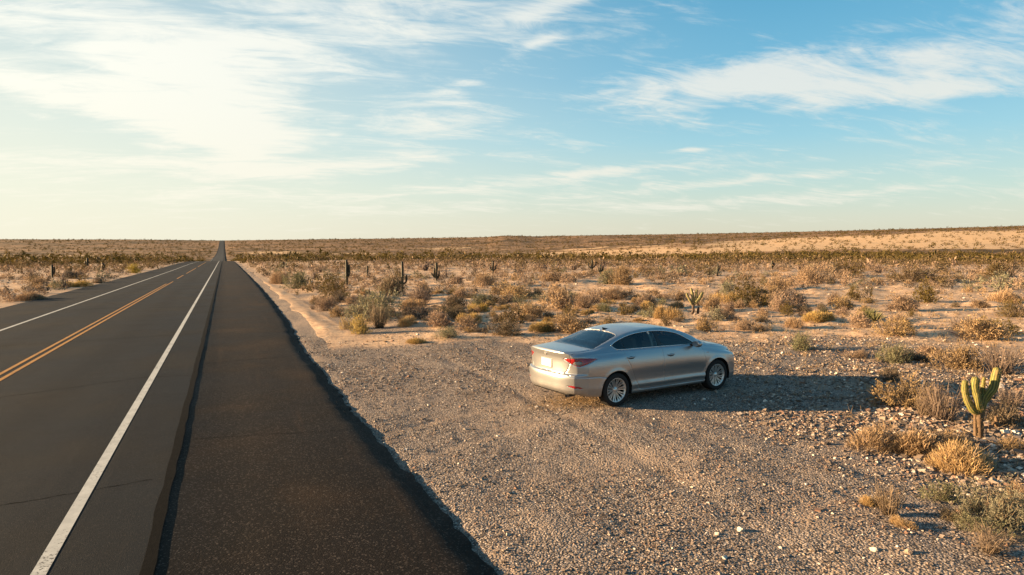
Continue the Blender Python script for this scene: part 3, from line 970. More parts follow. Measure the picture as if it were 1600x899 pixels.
def shrub_at(kd, px, py, wpx, hpx, label, cat='shrub', group=None):
    x, y, z = ground_at(px, py)
    d = view_d(x, y)
    W = wpx / FPX * d; H = hpx / FPX * d
    i = _cnt.get(kd, 0); _cnt[kd] = i + 1
    sm, fm = PROTO[kd][i % len(PROTO[kd])]
    # the picked spot is the front of the footprint
    x += math.sin(YAW) * W * .3; y += math.cos(YAW) * W * .3
    z = float(height(x, y))
    root = bpy.data.objects.new(NAMES[kd], None)
    root.empty_display_size = .2
    COL.objects.link(root)
    root.location = (x, y, z - .01)
    root.rotation_euler = (0, 0, random.uniform(0, 6.28))
    root.scale = (W * 1.28, W * 1.28, H * 1.05 / UNITH[kd])
    tag(root, label, cat, group)
    if sm: link('stems', sm, None, root)
    if fm: link('foliage', fm, None, root)
    OCC.append((x, y, W * .42))
    return root


HAND = [
    ('gold', 1408, 716, 118, 52, 'golden grassy bush with a shaded right side, below the end of the car shadow'),
    ('dark', 1462, 706, 60, 34, 'low dark brush filling the shade behind the golden bush'),
    ('gold', 1540, 750, 122, 56, 'wide orange-gold grass clump below the cactus at the right edge'),
    ('twig', 1398, 808, 52, 66, 'small upright orange-tinted twiggy bush in the coarse gravel'),
    ('sage', 1572, 826, 112, 70, 'large grey-green brush at the right edge below the gold clump'),
    ('sage', 1525, 800, 40, 34, 'small grey-green brush between the twiggy bush and the large one'),
    ('twig', 1560, 872, 92, 56, 'pale dry twiggy clump in the bottom right corner'),
    ('sage', 1475, 782, 46, 34, 'low pale green plant between the twiggy bush and the gold clump'),
    ('gold', 1375, 792, 36, 22, 'little straw tuft at the left foot of the twiggy bush'),
    ('tan', 1430, 643, 92, 50, 'brown round bush inside the long shadow of the car'),
    ('twig', 1487, 664, 66, 76, 'tall bare grey bush in shade just left of the cactus'),
    ('twig', 1450, 655, 60, 50, 'tangled bare bush between the brown round bush and the tall grey one'),
    ('sage', 1403, 568, 46, 40, 'pale yellow-green fluffy bush at the upper edge of the gravel right of the car'),
    ('dark', 1438, 564, 60, 16, 'low dark brush to the right of the pale yellow-green bush'),
    ('dark', 1393, 598, 24, 30, 'small dark twiggy plant at the upper edge of the car shadow'),
    ('tan', 1515, 577, 76, 44, 'reddish-brown bush above the cactus, right of the pale green one'),
    ('twig', 1580, 586, 66, 58, 'pale bare bush at the right edge level with the cactus top'),
    ('tan', 1560, 536, 88, 44, 'broad dark-tan bush near the right edge on open sand'),
    ('twig', 1497, 518, 34, 24, 'small reddish open twiggy bush left of the broad dark-tan bush'),
    ('yucca', 1361, 506, 44, 26, 'dark green spiky yucca alone on pale sand right of the car'),
    ('tan', 1412, 526, 64, 28, 'greyish-tan bush just below and right of the yucca'),
    ('gold', 1288, 504, 54, 24, 'soft straw-coloured mound left of the yucca'),
    ('gold', 1248, 514, 36, 18, 'small straw mound farthest left in the row below the yucca'),
    ('tan', 1228, 488, 42, 30, 'brown bush with small dark bush at its right side'),
    ('dark', 1259, 489, 26, 16, 'small dark bush touching the right side of the brown one'),
    ('tan', 1428, 487, 62, 30, 'wide twiggy brown bush upper right of the yucca'),
    ('green', 1590, 497, 40, 32, 'yellow-green bush at the right edge above the broad dark-tan bush'),
    ('gold', 1582, 474, 50, 28, 'pale gold mound at the right edge above the yellow-green bush'),
    ('tan', 1542, 482, 34, 16, 'low tan bush left of the pale gold mound'),
    ('green', 1590, 434, 62, 32, 'large dark green bush at the right edge in the middle distance'),
    ('green', 1335, 432, 50, 30, 'dark green bush in the middle distance above the yucca'),
    ('green', 1440, 440, 66, 30, 'olive green bush in the middle distance, right of the dark green one'),
    ('tan', 1278, 444, 56, 28, 'rounded brown bush in the middle distance, left of the dark green one'),
    ('tan', 1225, 454, 40, 24, 'small brown bush in the middle distance, far behind the car nose'),
    ('sage', 1255, 548, 42, 28, 'small faded green bush on the gravel border right of the car'),
    ('tan', 1103, 520, 36, 24, 'small tan bush just beyond the car mirror'),
    ('gold', 1046, 500, 40, 26, 'yellow-tan bush left of the branching cholla'),
    ('tan', 1113, 487, 34, 27, 'fluffy tan bush touching the right side of the branching cholla'),
    ('tan', 1140, 489, 22, 18, 'small round brown bush two steps right of the branching cholla'),
    ('tan', 1167, 517, 28, 20, 'small brown bush beyond the front of the car'),
    ('tan', 1190, 519, 30, 14, 'low brown tuft right of the small bush beyond the car front'),
    ('tan', 1003, 478, 50, 26, 'wide brown-topped bush directly behind the car roof'),
    ('tan', 915, 482, 42, 24, 'brown bush behind the car roof to the left'),
    ('tan', 965, 470, 54, 22, 'low wide bush between the two behind the car roof'),
    ('sage', 953, 444, 34, 26, 'greyish-green bush in the middle distance behind the car'),
    ('tan', 978, 446, 40, 34, 'tall brown bush in the middle distance behind the car'),
    ('tan', 890, 524, 76, 34, 'wide orange-brown grassy bush right behind the rear window'),
    ('gold', 850, 522, 44, 24, 'straw-coloured clump left of the wide orange-brown bush'),
    ('sage', 575, 504, 92, 52, 'large sprawling grey-green bush at the start of the gravel, left of the car'),
    ('green', 520, 470, 54, 46, 'olive bush left of the large sprawling one'),
    ('tan', 505, 487, 30, 26, 'tan bush at the foot of the olive bush'),
    ('dark', 556, 492, 46, 18, 'low dark brush in front of the olive bush'),
    ('sage', 462, 452, 42, 34, 'grey-green bush by the sandy verge'),
    ('gold', 435, 444, 36, 24, 'golden bush by the sandy verge nearest the tarmac'),
    ('yellow', 566, 522, 44, 28, 'bright yellow-orange low plant at the gravel edge'),
    ('yellow', 540, 515, 26, 20, 'small yellow plant left of the bright yellow-orange one'),
    ('gold', 656, 537, 38, 10, 'flat orange tuft alone on the edge of the gravel'),
    ('twig', 590, 514, 44, 44, 'whitish bare bush in front of the sprawling grey-green one'),
    ('dark', 610, 462, 46, 40, 'dark grey round bush between the saguaros'),
    ('twig', 655, 478, 50, 40, 'pale upright bare bush below the forked saguaro'),
    ('tan', 650, 470, 40, 20, 'low tan bush behind the pale upright one'),
    ('dark', 652, 500, 46, 24, 'dark low bush below the pale upright one'),
    ('gold', 632, 510, 34, 20, 'orange-tinted tuft beside the dark low bush'),
    ('tan', 690, 512, 56, 28, 'tan grassy mound left of the car on open ground'),
    ('gold', 732, 508, 40, 26, 'golden mound right of the tan grassy one'),
    ('dark', 712, 500, 34, 22, 'dark tuft between the tan and golden mounds'),
    ('sage', 700, 530, 46, 18, 'low greyish brush along the upper edge of the gravel'),
    ('dark', 782, 525, 56, 24, 'brownish brush along the gravel edge left of the car'),
    ('tan', 792, 470, 86, 28, 'very wide brown bush above and left of the car'),
    ('tan', 830, 498, 52, 24, 'dark tan bush below the very wide brown one'),
    ('sage', 745, 477, 46, 20, 'small grey bush left of the very wide brown one'),
    ('tan', 760, 447, 42, 22, 'round grey-brown bush in the middle distance beyond the third saguaro'),
    ('tan', 862, 440, 52, 20, 'low brown bush in the middle distance behind the rear of the car'),
    ('tan', 712, 444, 30, 16, 'small brown bush right of the third saguaro'),
    ('dark', 1588, 672, 62, 44, 'dark brush in shade right of the dead stump beside the cactus'),
    ('tan', 1500, 700, 44, 24, 'low brown brush below the tall bare grey bush, left of the cactus foot'),
    ('twig', 1592, 640, 50, 44, 'grey bare bush at the right edge behind the dead stump'),
    ('tan', 1596, 706, 40, 26, 'small brown bush at the right edge above the wide orange-gold clump'),
    ('dark', 1500, 815, 36, 24, 'small dark bush in the shade of the large grey-green brush'),
    ('gold', 1420, 826, 40, 18, 'flat straw-coloured tuft right of the small upright twiggy bush'),
    ('tan', 1590, 790, 50, 40, 'brown bush at the right edge behind the large grey-green brush'),
    ('sage', 1548, 838, 60, 30, 'low grey-green growth in front of the large grey-green brush'),
    ('tan', 1468, 560, 50, 22, 'low tan brush between the pale yellow-green bush and the reddish-brown one'),
    ('tan', 1345, 560, 36, 12, 'flat dry growth on the gravel border below the yucca'),
    ('gold', 30, 470, 56, 18, 'gold mound nearest the left road edge'),
    ('tan', 56, 446, 24, 14, 'brown bush behind the gold mound left of the road'),
    ('dark', 108, 436, 30, 16, 'dark bush in the brush left of the road'),
    ('gold', 100, 449, 46, 12, 'flat gold brush beside the left shoulder'),
    ('yellow', 205, 427, 28, 14, 'yellow bush where the left shoulder narrows'),
    ('tan', 150, 443, 26, 10, 'low tan brush right of the flat gold one beside the left shoulder'),
]
for h in HAND:
    cat = 'yucca' if h[0] == 'yucca' else ('grass clump' if h[0] == 'gold' else 'shrub')
    shrub_at(*h[:5], h[5], cat)


# ------------------------------------------------------------------ saguaros and other cacti
def cactus_material(name, a, b, c):
    m, t = new_mat(name)
    rib = t.n('ShaderNodeAttribute', None, attribute_name='rib').outputs['Fac']
    old = t.n('ShaderNodeAttribute', None, attribute_name='old').outputs['Fac']
    pos = t.n('ShaderNodeTexCoord').outputs['Object']
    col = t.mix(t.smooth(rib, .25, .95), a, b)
    col = t.mix(t.smooth(t.noise(pos, 5, 5, .7), .52, .68, 0, .6), col, (.24, .17, .08))
    col = t.mix(t.smooth(t.m('ADD', old, t.m('MULTIPLY', t.m('SUBTRACT', t.noise(pos, 14, 4, .7), .5), .5)), .35, .7), col, c)
    bump = t.n('ShaderNodeBump', {'Height': t.noise(pos, 60, 4, .7), 'Distance': .01, 'Strength': .6})
    finish(t, t.n('ShaderNodeBsdfPrincipled', {'Base Color': col, 'Roughness': .65, 'Specular IOR Level': .3, 'Normal': bump.outputs[0]}).outputs[0])
    return m


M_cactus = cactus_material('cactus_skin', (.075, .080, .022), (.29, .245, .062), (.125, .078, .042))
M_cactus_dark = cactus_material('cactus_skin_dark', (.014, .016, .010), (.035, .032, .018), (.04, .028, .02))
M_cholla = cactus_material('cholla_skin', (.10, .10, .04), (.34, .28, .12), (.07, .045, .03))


def cat_path(pts, n):
    P = [np.array(p, float) for p in pts]
    P = [2 * P[0] - P[1]] + P + [2 * P[-1] - P[-2]]
    out = []
    segs = len(P) - 3
    for i in range(n + 1):
        u = i / n * segs; k = min(int(u), segs - 1); t = u - k
        a, b, c, d = P[k:k + 4]
        out.append(.5 * ((2 * b) + (-a + c) * t + (2 * a - 5 * b + 4 * c - d) * t * t + (-a + 3 * b - 3 * c + d) * t ** 3))
    return out


def ribbed_tube(pts, radii, n_rib=11, depth=.16, name='arm', old0=0, old1=0, rings=18, bumpy=0, seed=0):
    """pts: list of points, radii: radius per point; a fluted stem with a domed tip"""
    r = np.random.default_rng(seed)
    path = cat_path(pts, rings)
    rad = np.interp(np.linspace(0, 1, rings + 1), np.linspace(0, 1, len(radii)), radii)
    # dome
    path = [np.array(p) for p in path]
    tdir = path[-1] - path[-2]; tdir /= np.linalg.norm(tdir)
    R_ = rad[-1]
    base = path[-1] - tdir * R_ * .9
    while len(path) > 2 and np.dot(path[-1] - base, tdir) > 0: path.pop(); rad = rad[:-1]
    for k in range(6):
        a = k / 5 * math.pi / 2
        path.append(base + tdir * R_ * .95 * math.sin(a)); rad = np.append(rad, max(R_ * math.cos(a), .004))
    m = n_rib * 2
    V = []; rib = []; old = []
    up = np.array([0.3, 1, 0.1])
    for i, p in enumerate(path):
        d = path[min(i + 1, len(path) - 1)] - path[max(i - 1, 0)]; d /= np.linalg.norm(d) + 1e-9
        s = np.cross(d, up); s /= np.linalg.norm(s); t2 = np.cross(d, s)
        for j in range(m):
            a = 2 * math.pi * j / m
            k = 1 + (depth if j % 2 == 0 else -depth) * .5
            if bumpy: k *= 1 + bumpy * r.uniform(-1, 1)
            V.append(p + (s * math.cos(a) + t2 * math.sin(a)) * rad[i] * k)
            rib.append(1.0 if j % 2 == 0 else 0.0); old.append(old0 + (old1 - old0) * i / (len(path) - 1))
    F = []
    for i in range(len(path) - 1):
        for j in range(m):
            F.append((i * m + j, i * m + (j + 1) % m, (i + 1) * m + (j + 1) % m, (i + 1) * m + j))
    V.append(path[-1]); rib.append(0); old.append(old1)
    T = [((len(path) - 1) * m + j, (len(path) - 1) * m + (j + 1) % m, len(V) - 1) for j in range(m)]
    me = np_mesh(name, np.array(V), [np.array(F), np.array(T)], True)
    add_attr(me, 'rib', rib); add_attr(me, 'old', old)
    return me


def spines(paths, n, L, wd, seed, name='spines'):
    r = np.random.default_rng(seed); B = Blades()
    for pts, rad in paths:
        P = cat_path(pts, 20)
        for _ in range(n):
            i = r.integers(0, 20); u = r.random()
            p = P[i] * (1 - u) + P[i + 1] * u
            d = rnd_unit(r)
            ax = P[i + 1] - P[i]; ax /= np.linalg.norm(ax) + 1e-9
            d = d - ax * np.dot(d, ax) * .7; d /= np.linalg.norm(d) + 1e-9
            side = np.cross(d, rnd_unit(r)); side /= np.linalg.norm(side) + 1e-9
            B.ribbon([p + d * rad * .9, p + d * (rad + L * r.uniform(.5, 1.2))], wd, wd * .3, side, r.random(), (.5, 1))
    me = B.mesh(name)
    me.materials.append(LEAF['gold'])
    return me      # hundreds of needles


def cactus(name, loc, parts, mat, label, cat, yaw=-YAW, sp=None, group=None):
    """parts: (part name, points in the plane facing the viewer (x right, y away, z up), radii, kwargs)"""
    root = bpy.data.objects.new(name, None)
    root.empty_display_size = .3
    COL.objects.link(root)
    root.location = (loc[0], loc[1], loc[2] - .03)
    root.rotation_euler = (0, 0, yaw)
    tag(root, label, cat, group)
    paths = []
    for i, (pn, pts, radii, kw) in enumerate(parts):
        pts = [(p[0], p[1] if len(p) > 2 else 0.0, p[-1]) for p in pts]
        me = ribbed_tube(pts, radii, name=pn, seed=i, **kw)
        link(pn, me, mat, root)
        paths.append((pts, sum(radii) / len(radii)))
    if sp:
        me = spines(paths, *sp, seed=5)
        link('spines', me, None, root)['kind'] = 'stuff'
    OCC.append((loc[0], loc[1], .4))
    return root


def z5(X, Y):        # pixels of a close look at the cactus -> metres beside its foot
    return ((X - 1163) / 449.0, (722 - Y) / 449.0)


def P5(*pts, dy=0.0, dyn=None):
    out = []
    for i, (X, Y) in enumerate(pts):
        a, b = z5(X, Y)
        out.append((a, dy + (0 if dyn is None else dyn[i]), b))
    return out


gx, gy, gz = ground_at(1531, 684)
cactus('cactus', (gx, gy, gz), [
    ('trunk', P5((1160, 730), (1158, 640), (1150, 560), (1160, 470), (1180, 380)), [.052, .050, .058, .060, .060], dict(old0=1.3, old1=.0, depth=.26, n_rib=9, bumpy=.14)),
    ('arm', P5((1150, 520), (1100, 495), (1056, 430), (1030, 350), (1030, 275), dyn=[0, -.01, -.02, -.02, -.02]), [.045, .058, .052, .048, .044], dict(n_rib=10, bumpy=.09)),
    ('arm', P5((1150, 500), (1116, 450), (1096, 370), (1084, 310), (1090, 245), dyn=[-.03, -.08, -.09, -.08, -.08]), [.045, .046, .048, .060, .056], dict(n_rib=10, bumpy=.09)),
    ('arm', P5((1160, 470), (1150, 400), (1150, 365), (1152, 330), dyn=[.0, .05, .06, .07]), [.045, .042, .040, .038], dict(n_rib=9, bumpy=.09)),
    ('arm', P5((1178, 440), (1205, 375), (1232, 330), (1248, 250), (1262, 180), dyn=[0, -.03, -.04, -.03, -.03]), [.05, .062, .063, .063, .058], dict(n_rib=10, bumpy=.09)),
    ('arm', P5((1180, 420), (1190, 350), (1196, 300), (1200, 262), dyn=[.02, .07, .08, .08]), [.04, .032, .028, .024], dict(n_rib=9, bumpy=.09)),
    ('root_stub', P5((1130, 690), (1124, 600), (1120, 540), (1112, 512)), [.03, .024, .022, .018], dict(old0=1.4, old1=1.2, n_rib=5)),
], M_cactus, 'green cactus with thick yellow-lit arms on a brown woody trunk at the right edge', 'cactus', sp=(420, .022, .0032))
# dead stump beside it
sx_, sy_, sz_ = ground_at(1557, 670)
cactus('dead_stump', (sx_, sy_, sz_), [
    ('stem', [(0, 0, -.02), (.0, 0, .12), (-.02, 0, .25)], [.035, .03, .022], dict(old0=1.5, old1=1.4, n_rib=6, bumpy=.2)),
    ('stem', [(.05, .03, -.02), (.04, .05, .12), (.045, .05, .25)], [.03, .025, .02], dict(old0=1.5, old1=1.4, n_rib=6, bumpy=.2)),
    ('stem', [(.0, .0, .04), (.10, .02, .08), (.2, .04, .03)], [.03, .03, .02], dict(old0=1.5, old1=1.4, n_rib=6, bumpy=.2)),
    ('stem', [(.02, -.02, .1), (-.06, -.02, .14), (-.1, -.03, .10)], [.025, .02, .015], dict(old0=1.5, old1=1.4, n_rib=6, bumpy=.2)),
    ('stem', [(.18, .04, .0), (.22, .04, .1), (.24, .04, .16)], [.025, .02, .015], dict(old0=1.5, old1=1.4, n_rib=6, bumpy=.2)),
], M_cactus, 'broken brown stump with short dead stems right of the green cactus', 'stump')


def zc(k, *pts):
    return [(p[0] * k, (p[2] if len(p) > 2 else 0) * k, p[1] * k) for p in pts]


# cholla with five arms behind the car; unit: one picture pixel at its distance
cx_, cy_, cz_ = ground_at(1083, 491)
k = view_d(cx_, cy_) / FPX
cactus('cholla', (cx_, cy_, cz_), [
    ('trunk', zc(k, (-3, -1), (0, 6), (0, 12), (1, 22)), [2.6 * k, 1.9 * k, 1.9 * k, 1.8 * k], dict(old0=1.2, old1=.7, n_rib=7, bumpy=.15)),
    ('arm', zc(k, (0, 14), (-4, 20), (-9, 29), (-11, 34)), [1.6 * k, 1.8 * k, 1.8 * k, 1.6 * k], dict(n_rib=7, bumpy=.15, old0=.6)),
    ('arm', zc(k, (0, 18), (-1, 26), (-2, 34), (-4, 42)), [1.7 * k, 2.2 * k, 2.2 * k, 1.5 * k], dict(n_rib=7, bumpy=.15)),
    ('arm', zc(k, (1, 19), (4, 27, -1), (4, 34, -1), (5, 40, -1)), [1.7 * k, 1.9 * k, 1.9 * k, 1.5 * k], dict(n_rib=7, bumpy=.15)),
    ('arm', zc(k, (1, 16), (6, 22, -1), (11, 30, -2), (14, 36, -2)), [1.7 * k, 2.6 * k, 2.8 * k, 2.2 * k], dict(n_rib=7, bumpy=.15)),
    ('arm', zc(k, (1, 18), (8, 23, 2), (12, 25, 2)), [1.4 * k, 1.8 * k, 1.5 * k], dict(n_rib=7, bumpy=.15)),
    ('stem', zc(k, (8, -1, 1), (8, 6, 1), (9, 12, 1)), [2.0 * k, 1.8 * k, 1.4 * k], dict(old0=1.4, old1=1.4, n_rib=6, bumpy=.2)),
], M_cholla, 'branching cholla with five stubby arms on a dark trunk behind the car hood', 'cholla', sp=(60, 1.2 * k, .3 * k))


def saguaro(px, py, h, arms, rad, label, mat=None, group=None):
    x, y, z = ground_at(px, py)
    k = view_d(x, y) / FPX
    parts = [('trunk', zc(k, (0, -1), (0, h * .4), (.3, h * .75), (0, h)), [rad * k * .8, rad * k, rad * k, rad * k * .85], dict(n_rib=8))]
    for pts in arms:
        parts.append(('arm', zc(k, *pts), [rad * k * .7] * (len(pts) - 1) + [rad * k * .6], dict(n_rib=7)))
    return cactus('saguaro', (x, y, z), parts, mat or M_cactus_dark, label, 'saguaro', group=group)


saguaro(542, 446, 41, [((0, 12), (3.5, 17), (3.8, 24), (3.6, 33))], 2.1, 'tall dark saguaro column left of the forked one')
saguaro(629, 456, 48, [((0, 12), (-6, 17), (-9, 22), (-10, 26)), ((0, 12), (5, 15), (6.5, 21), (6.5, 27))], 2.0, 'tall dark forked saguaro with two raised arms')
saguaro(682, 439, 29, [((0, 4), (-5, 8), (-8, 13)), ((0, 4), (3.5, 8), (4.2, 16)), ((0, 5), (-3, 9), (-3.6, 20))], 2.0, 'shorter dark saguaro with low arms right of the forked one')
saguaro(574, 431, 16, [], 1.3, 'small thin saguaro between the column and the forked one')
saguaro(443, 421, 12, [], 1.6, 'short dark saguaro stub by the right verge in the middle distance')
saguaro(1206, 421, 13, [((0, 4), (3, 6), (3.4, 10))], 1.7, 'small dark saguaro far behind the front of the car')
saguaro(137, 420, 17, [((0, 5), (-3, 8), (-3.3, 12))], 1.5, 'dark saguaro left of the road, nearer the carriageway than its neighbour')
saguaro(160, 425, 14, [((0, 4), (3, 6), (4, 12)), ((0, 4), (2, 8), (2, 14))], 1.3, 'bushy-armed dark saguaro left of the road, rightmost of the three')
saguaro(82, 434, 21, [((0, 5), (3, 8), (4, 17))], 1.5, 'tall dark saguaro left of the road, leftmost of the three')
saguaro(770, 428, 20, [((0, 5), (4, 8), (5, 14)), ((0, 5), (-4, 9), (-4.5, 14))], 1.4, 'pale brown saguaro with short arms behind the wide brown bush')
saguaro(925, 424, 18, [((0, 5), (5, 9), (7, 15)), ((0, 4), (-5, 8), (-6, 14))], 1.4, 'many-armed saguaro in the middle distance behind the car roof, left one')
saguaro(938, 430, 16, [((0, 5), (3, 8), (4, 14)), ((0, 4), (-3, 8), (-3, 12))], 1.5, 'dark squat saguaro in the middle distance behind the car roof, right one')
saguaro(1121, 432, 20, [((0, 8), (3, 12), (4, 18))], 1.2, 'thin dark saguaro in the middle distance beyond the cholla')

# ------------------------------------------------------------------ scattered shrubs: the nearest as objects, the rest as one mass each
def kind_field(x, y, u):
    r = np.hypot(x, y)
    left = x < 0
    k = np.where(u < .44, 0, np.where(u < .60, 1, np.where(u < .76, 2, np.where(u < .84, 3, np.where(u < .97, 4, 5)))))
    # farther out the creosote takes over
    gfar = (r > 120) & (u > .35)
    return np.where(gfar, 4, k)


KL = ['tan', 'gold', 'dark', 'sage', 'green', 'twig']


def scatter(r0, r1, dens, seed, az0=-15.5, az1=61):
    r = np.random.default_rng(seed)
    area = .5 * math.radians(az1 - az0) * (r1 ** 2 - r0 ** 2)
    n = int(area * dens)
    a = np.radians(r.uniform(az0, az1, n)); q = np.sqrt(r.uniform(r0 ** 2, r1 ** 2, n))
    x = q * np.sin(a); y = q * np.cos(a)
    c = fbm(x / 16, y / 16, 17, 3) + .7 * fbm(x / 4, y / 4, 18, 2)
    keep = r.random(n) < np.clip(.55 + 1.35 * c, .05, 1)
    keep &= (x > np.where(y < 30, 5.5, 4.6) + .7 * fbm(y / 5, y * 0, 8, 2)) | (x < -12.7)
    keep &= (gravel_mask(x, y) < .1) | (y > 26)
    x, y = x[keep], y[keep]
    return x, y, kind_field(x, y, r.random(len(x))), r


xs_, ys_, ks_, rr_ = scatter(19, 80, .55, 5)
order = np.argsort(np.hypot(xs_, ys_))
occ = np.array(OCC)
placed = []
made = []
CLEAR = [(p_, view_d(*ground_at(p_, q_)[:2])) for p_, q_ in ((1083, 491), (629, 456), (682, 439), (542, 446), (574, 431))]
for i in order:
    x, y = xs_[i], ys_[i]
    W = float(np.clip(rr_.lognormal(-.08, .42), .35, 2.5)) * (.85 if np.hypot(x, y) < 30 else 1.0)
    if np.any(np.hypot(occ[:, 0] - x, occ[:, 1] - y) < occ[:, 2] * .9 + W * .30): continue
    # the cacti stand in small clearings
    d_ = view_d(x, y); p_x = 800 + FPX * (x * RIGHT.x + y * RIGHT.y) / d_
    if any(abs(p_x - c_[0]) < 9 + .5 * W * FPX / d_ and c_[1] - 11 < d_ < c_[1] + .6 for c_ in CLEAR): continue
    if placed:
        pa = np.array(placed)
        if np.any(np.hypot(pa[:, 0] - x, pa[:, 1] - y) < (pa[:, 2] + W) * .26): continue
    placed.append((x, y, W)); made.append(KL[ks_[i]])

# small ones as single-mesh copies (stems and foliage joined: too small in the picture to tell apart)
JOIN = {}
for kd in KL:
    JOIN[kd] = []
    for s in range(5):
        st, fo = shrub_blades(kd, 300 + s * 11 + len(kd), .55, 1.35)
        Va = []; Fa = []; Ta = []; Pa = []; MI = []; o_ = 0
        for B, mi in ((st, 0), (fo, 1)):
            if B.k:
                v, f, t_, p_ = B.arrays()
                Va.append(v); Fa.append(f + o_); Ta.append(t_); Pa.append(p_); MI.append(np.full(len(f), mi)); o_ += len(v)
        me = np_mesh(NAMES[kd], np.concatenate(Va), np.concatenate(Fa))
        add_attr(me, 'tint', np.concatenate(Ta)); add_attr(me, 'tip', np.concatenate(Pa))
        me.materials.append(M_twig); me.materials.append(LEAF[kd])
        me.polygons.foreach_set('material_index', np.concatenate(MI).astype(np.int32))
        JOIN[kd].append(me)
PLUR = {'tan': 'dry shrubs', 'gold': 'grass clumps', 'dark': 'dark shrubs', 'sage': 'grey-green shrubs', 'green': 'creosote bushes', 'twig': 'bare bushes'}
DESC = {'tan': 'dry tan shrub', 'gold': 'straw-coloured grass clump', 'dark': 'dark brown shrub', 'sage': 'grey-green shrub', 'green': 'olive creosote bush', 'twig': 'bare twiggy bush'}


def px_of(x, y):
    return 800 + FPX * (x * RIGHT.x + y * RIGHT.y) / view_d(x, y)


def place_words(x, y):
    px, d = px_of(x, y), view_d(x, y)
    if x < 0:
        cand = [l for l in LANDMARKS if l[1] < 330]
    else:
        cand = [l for l in LANDMARKS if l[1] >= 330]
    best = min(cand, key=lambda l: abs(l[1] - px) + abs(1 / l[2] - 1 / d) * 3300)
    dxp, q = px - best[1], d / best[2]
    side = 'left of' if dxp < -14 else 'right of' if dxp > 14 else ''
    if abs(dxp) > 55: side = 'well ' + side
    depth = 'beyond' if q > 1.10 else 'in front of' if q < .90 else ''
    if not side and not depth: return 'close beside ' + best[0]
    if not side: return ('far ' if q > 1.4 else '') + depth + ' ' + best[0]
    if not depth: return side + ' ' + best[0]
    return ('beyond' if q > 1 else 'nearer') + ' and ' + side + ' ' + best[0]


LANDMARKS = []
for nm_, px_, py_ in (('the green cactus', 1531, 684), ('the dark green yucca', 1361, 506), ('the branching cholla', 1083, 491), ('the forked saguaro', 629, 456), ('the dark saguaro column', 542, 446),
                      ('the third saguaro', 682, 439), ('the very wide brown bush', 792, 470), ('the yellow-orange plant', 566, 522), ('the squat saguaro', 938, 430), ('the small far saguaro', 1206, 421),
                      ('the wide roof-side bush', 1003, 478), ('the pale yellow-green bush', 1403, 568), ('the dark middle-distance creosote', 1335, 432), ('the olive edge creosote', 1590, 434),
                      ('the brown pair of bushes', 1228, 488), ('the pale saguaro', 770, 428), ('the gold mound', 30, 470), ('the leftmost saguaro', 82, 434), ('the roadside saguaro', 137, 420), ('the yellow verge bush', 205, 427),
                      ('the thin far saguaro', 1121, 432), ('the golden verge bush', 435, 444), ('the saguaro stub', 443, 421)):
    x_, y_, z_ = ground_at(px_, py_)
    LANDMARKS.append((nm_, px_, view_d(x_, y_)))
N_IND = 215
for (x, y, W), kd in list(zip(placed, made))[:N_IND]:
    o = link(NAMES[kd], JOIN[kd][random.randrange(5)])
    z = float(height(x, y))
    o.location = (x, y, z - .01)
    o.rotation_euler = (0, 0, random.uniform(0, 6.28))
    hz = random.uniform(.62, 1.0)
    o.scale = (W, W * random.uniform(.8, 1.1), W * hz)
    size = ('tiny ' if W < .6 else 'small ' if W < .9 else 'medium-sized ' if W < 1.25 else 'broad ') + ('low ' if hz < .74 else 'upright ' if hz > .9 else '')
    where = place_words(x, y)
    tag(o, size + DESC[kd] + ' ' + where, 'grass clump' if kd == 'gold' else 'shrub', PLUR[kd] + ' ' + where)


def mass(name, items, q, wmul, label, variants=5, tipk=.7):
    """many distant shrubs in one mesh; items: (x, y, W, kind)"""
    Va = []; Fa = []; Ta = []; Pa = []; Mi = []; o_ = 0
    protos = {kd: [] for kd in KL}
    for kd in KL:
        for s in range(variants):
            st, fo = shrub_blades(kd, 500 + s * 13 + len(kd), q, wmul)
            v, f, t_, p_ = (fo if fo.k else st).arrays()
            protos[kd].append((v, f, t_, p_))
    by = {}
    for it in items:
        by.setdefault((it[3], int(RNG.integers(variants))), []).append(it)
    for (kd, s), its in by.items():
        v, f, t_, p_ = protos[kd][s]
        n = len(its)
        X_ = np.array([i[0] for i in its]); Y_ = np.array([i[1] for i in its]); W_ = np.array([i[2] for i in its])
        Z_ = height(X_, Y_, False)
        a = RNG.uniform(0, 6.283, n); c, s_ = np.cos(a), np.sin(a)
        hz = W_ * RNG.uniform(.7, 1.15, n)
        P = np.stack([(v[None, :, 0] * c[:, None] - v[None, :, 1] * s_[:, None]) * W_[:, None] + X_[:, None],
                      (v[None, :, 0] * s_[:, None] + v[None, :, 1] * c[:, None]) * W_[:, None] + Y_[:, None],
                      v[None, :, 2] * hz[:, None] + Z_[:, None]], -1)
        Va.append(P.reshape(-1, 3)); Fa.append((f[None] + (np.arange(n) * len(v))[:, None, None] + o_).reshape(-1, 4))
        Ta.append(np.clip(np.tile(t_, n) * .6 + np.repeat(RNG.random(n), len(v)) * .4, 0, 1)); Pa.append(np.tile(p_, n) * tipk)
        Mi.append(np.full(n * len(f), KL.index(kd))); o_ += n * len(v)
    me = np_mesh(name, np.concatenate(Va), np.concatenate(Fa))
    add_attr(me, 'tint', np.concatenate(Ta)); add_attr(me, 'tip', np.concatenate(Pa))
    for kd in KL: me.materials.append(LEAF[kd])
    me.polygons.foreach_set('material_index', np.concatenate(Mi).astype(np.int32))
    print(name, len(items), 'faces', len(me.polygons))
    tag(link(name, me), label, kind='stuff')


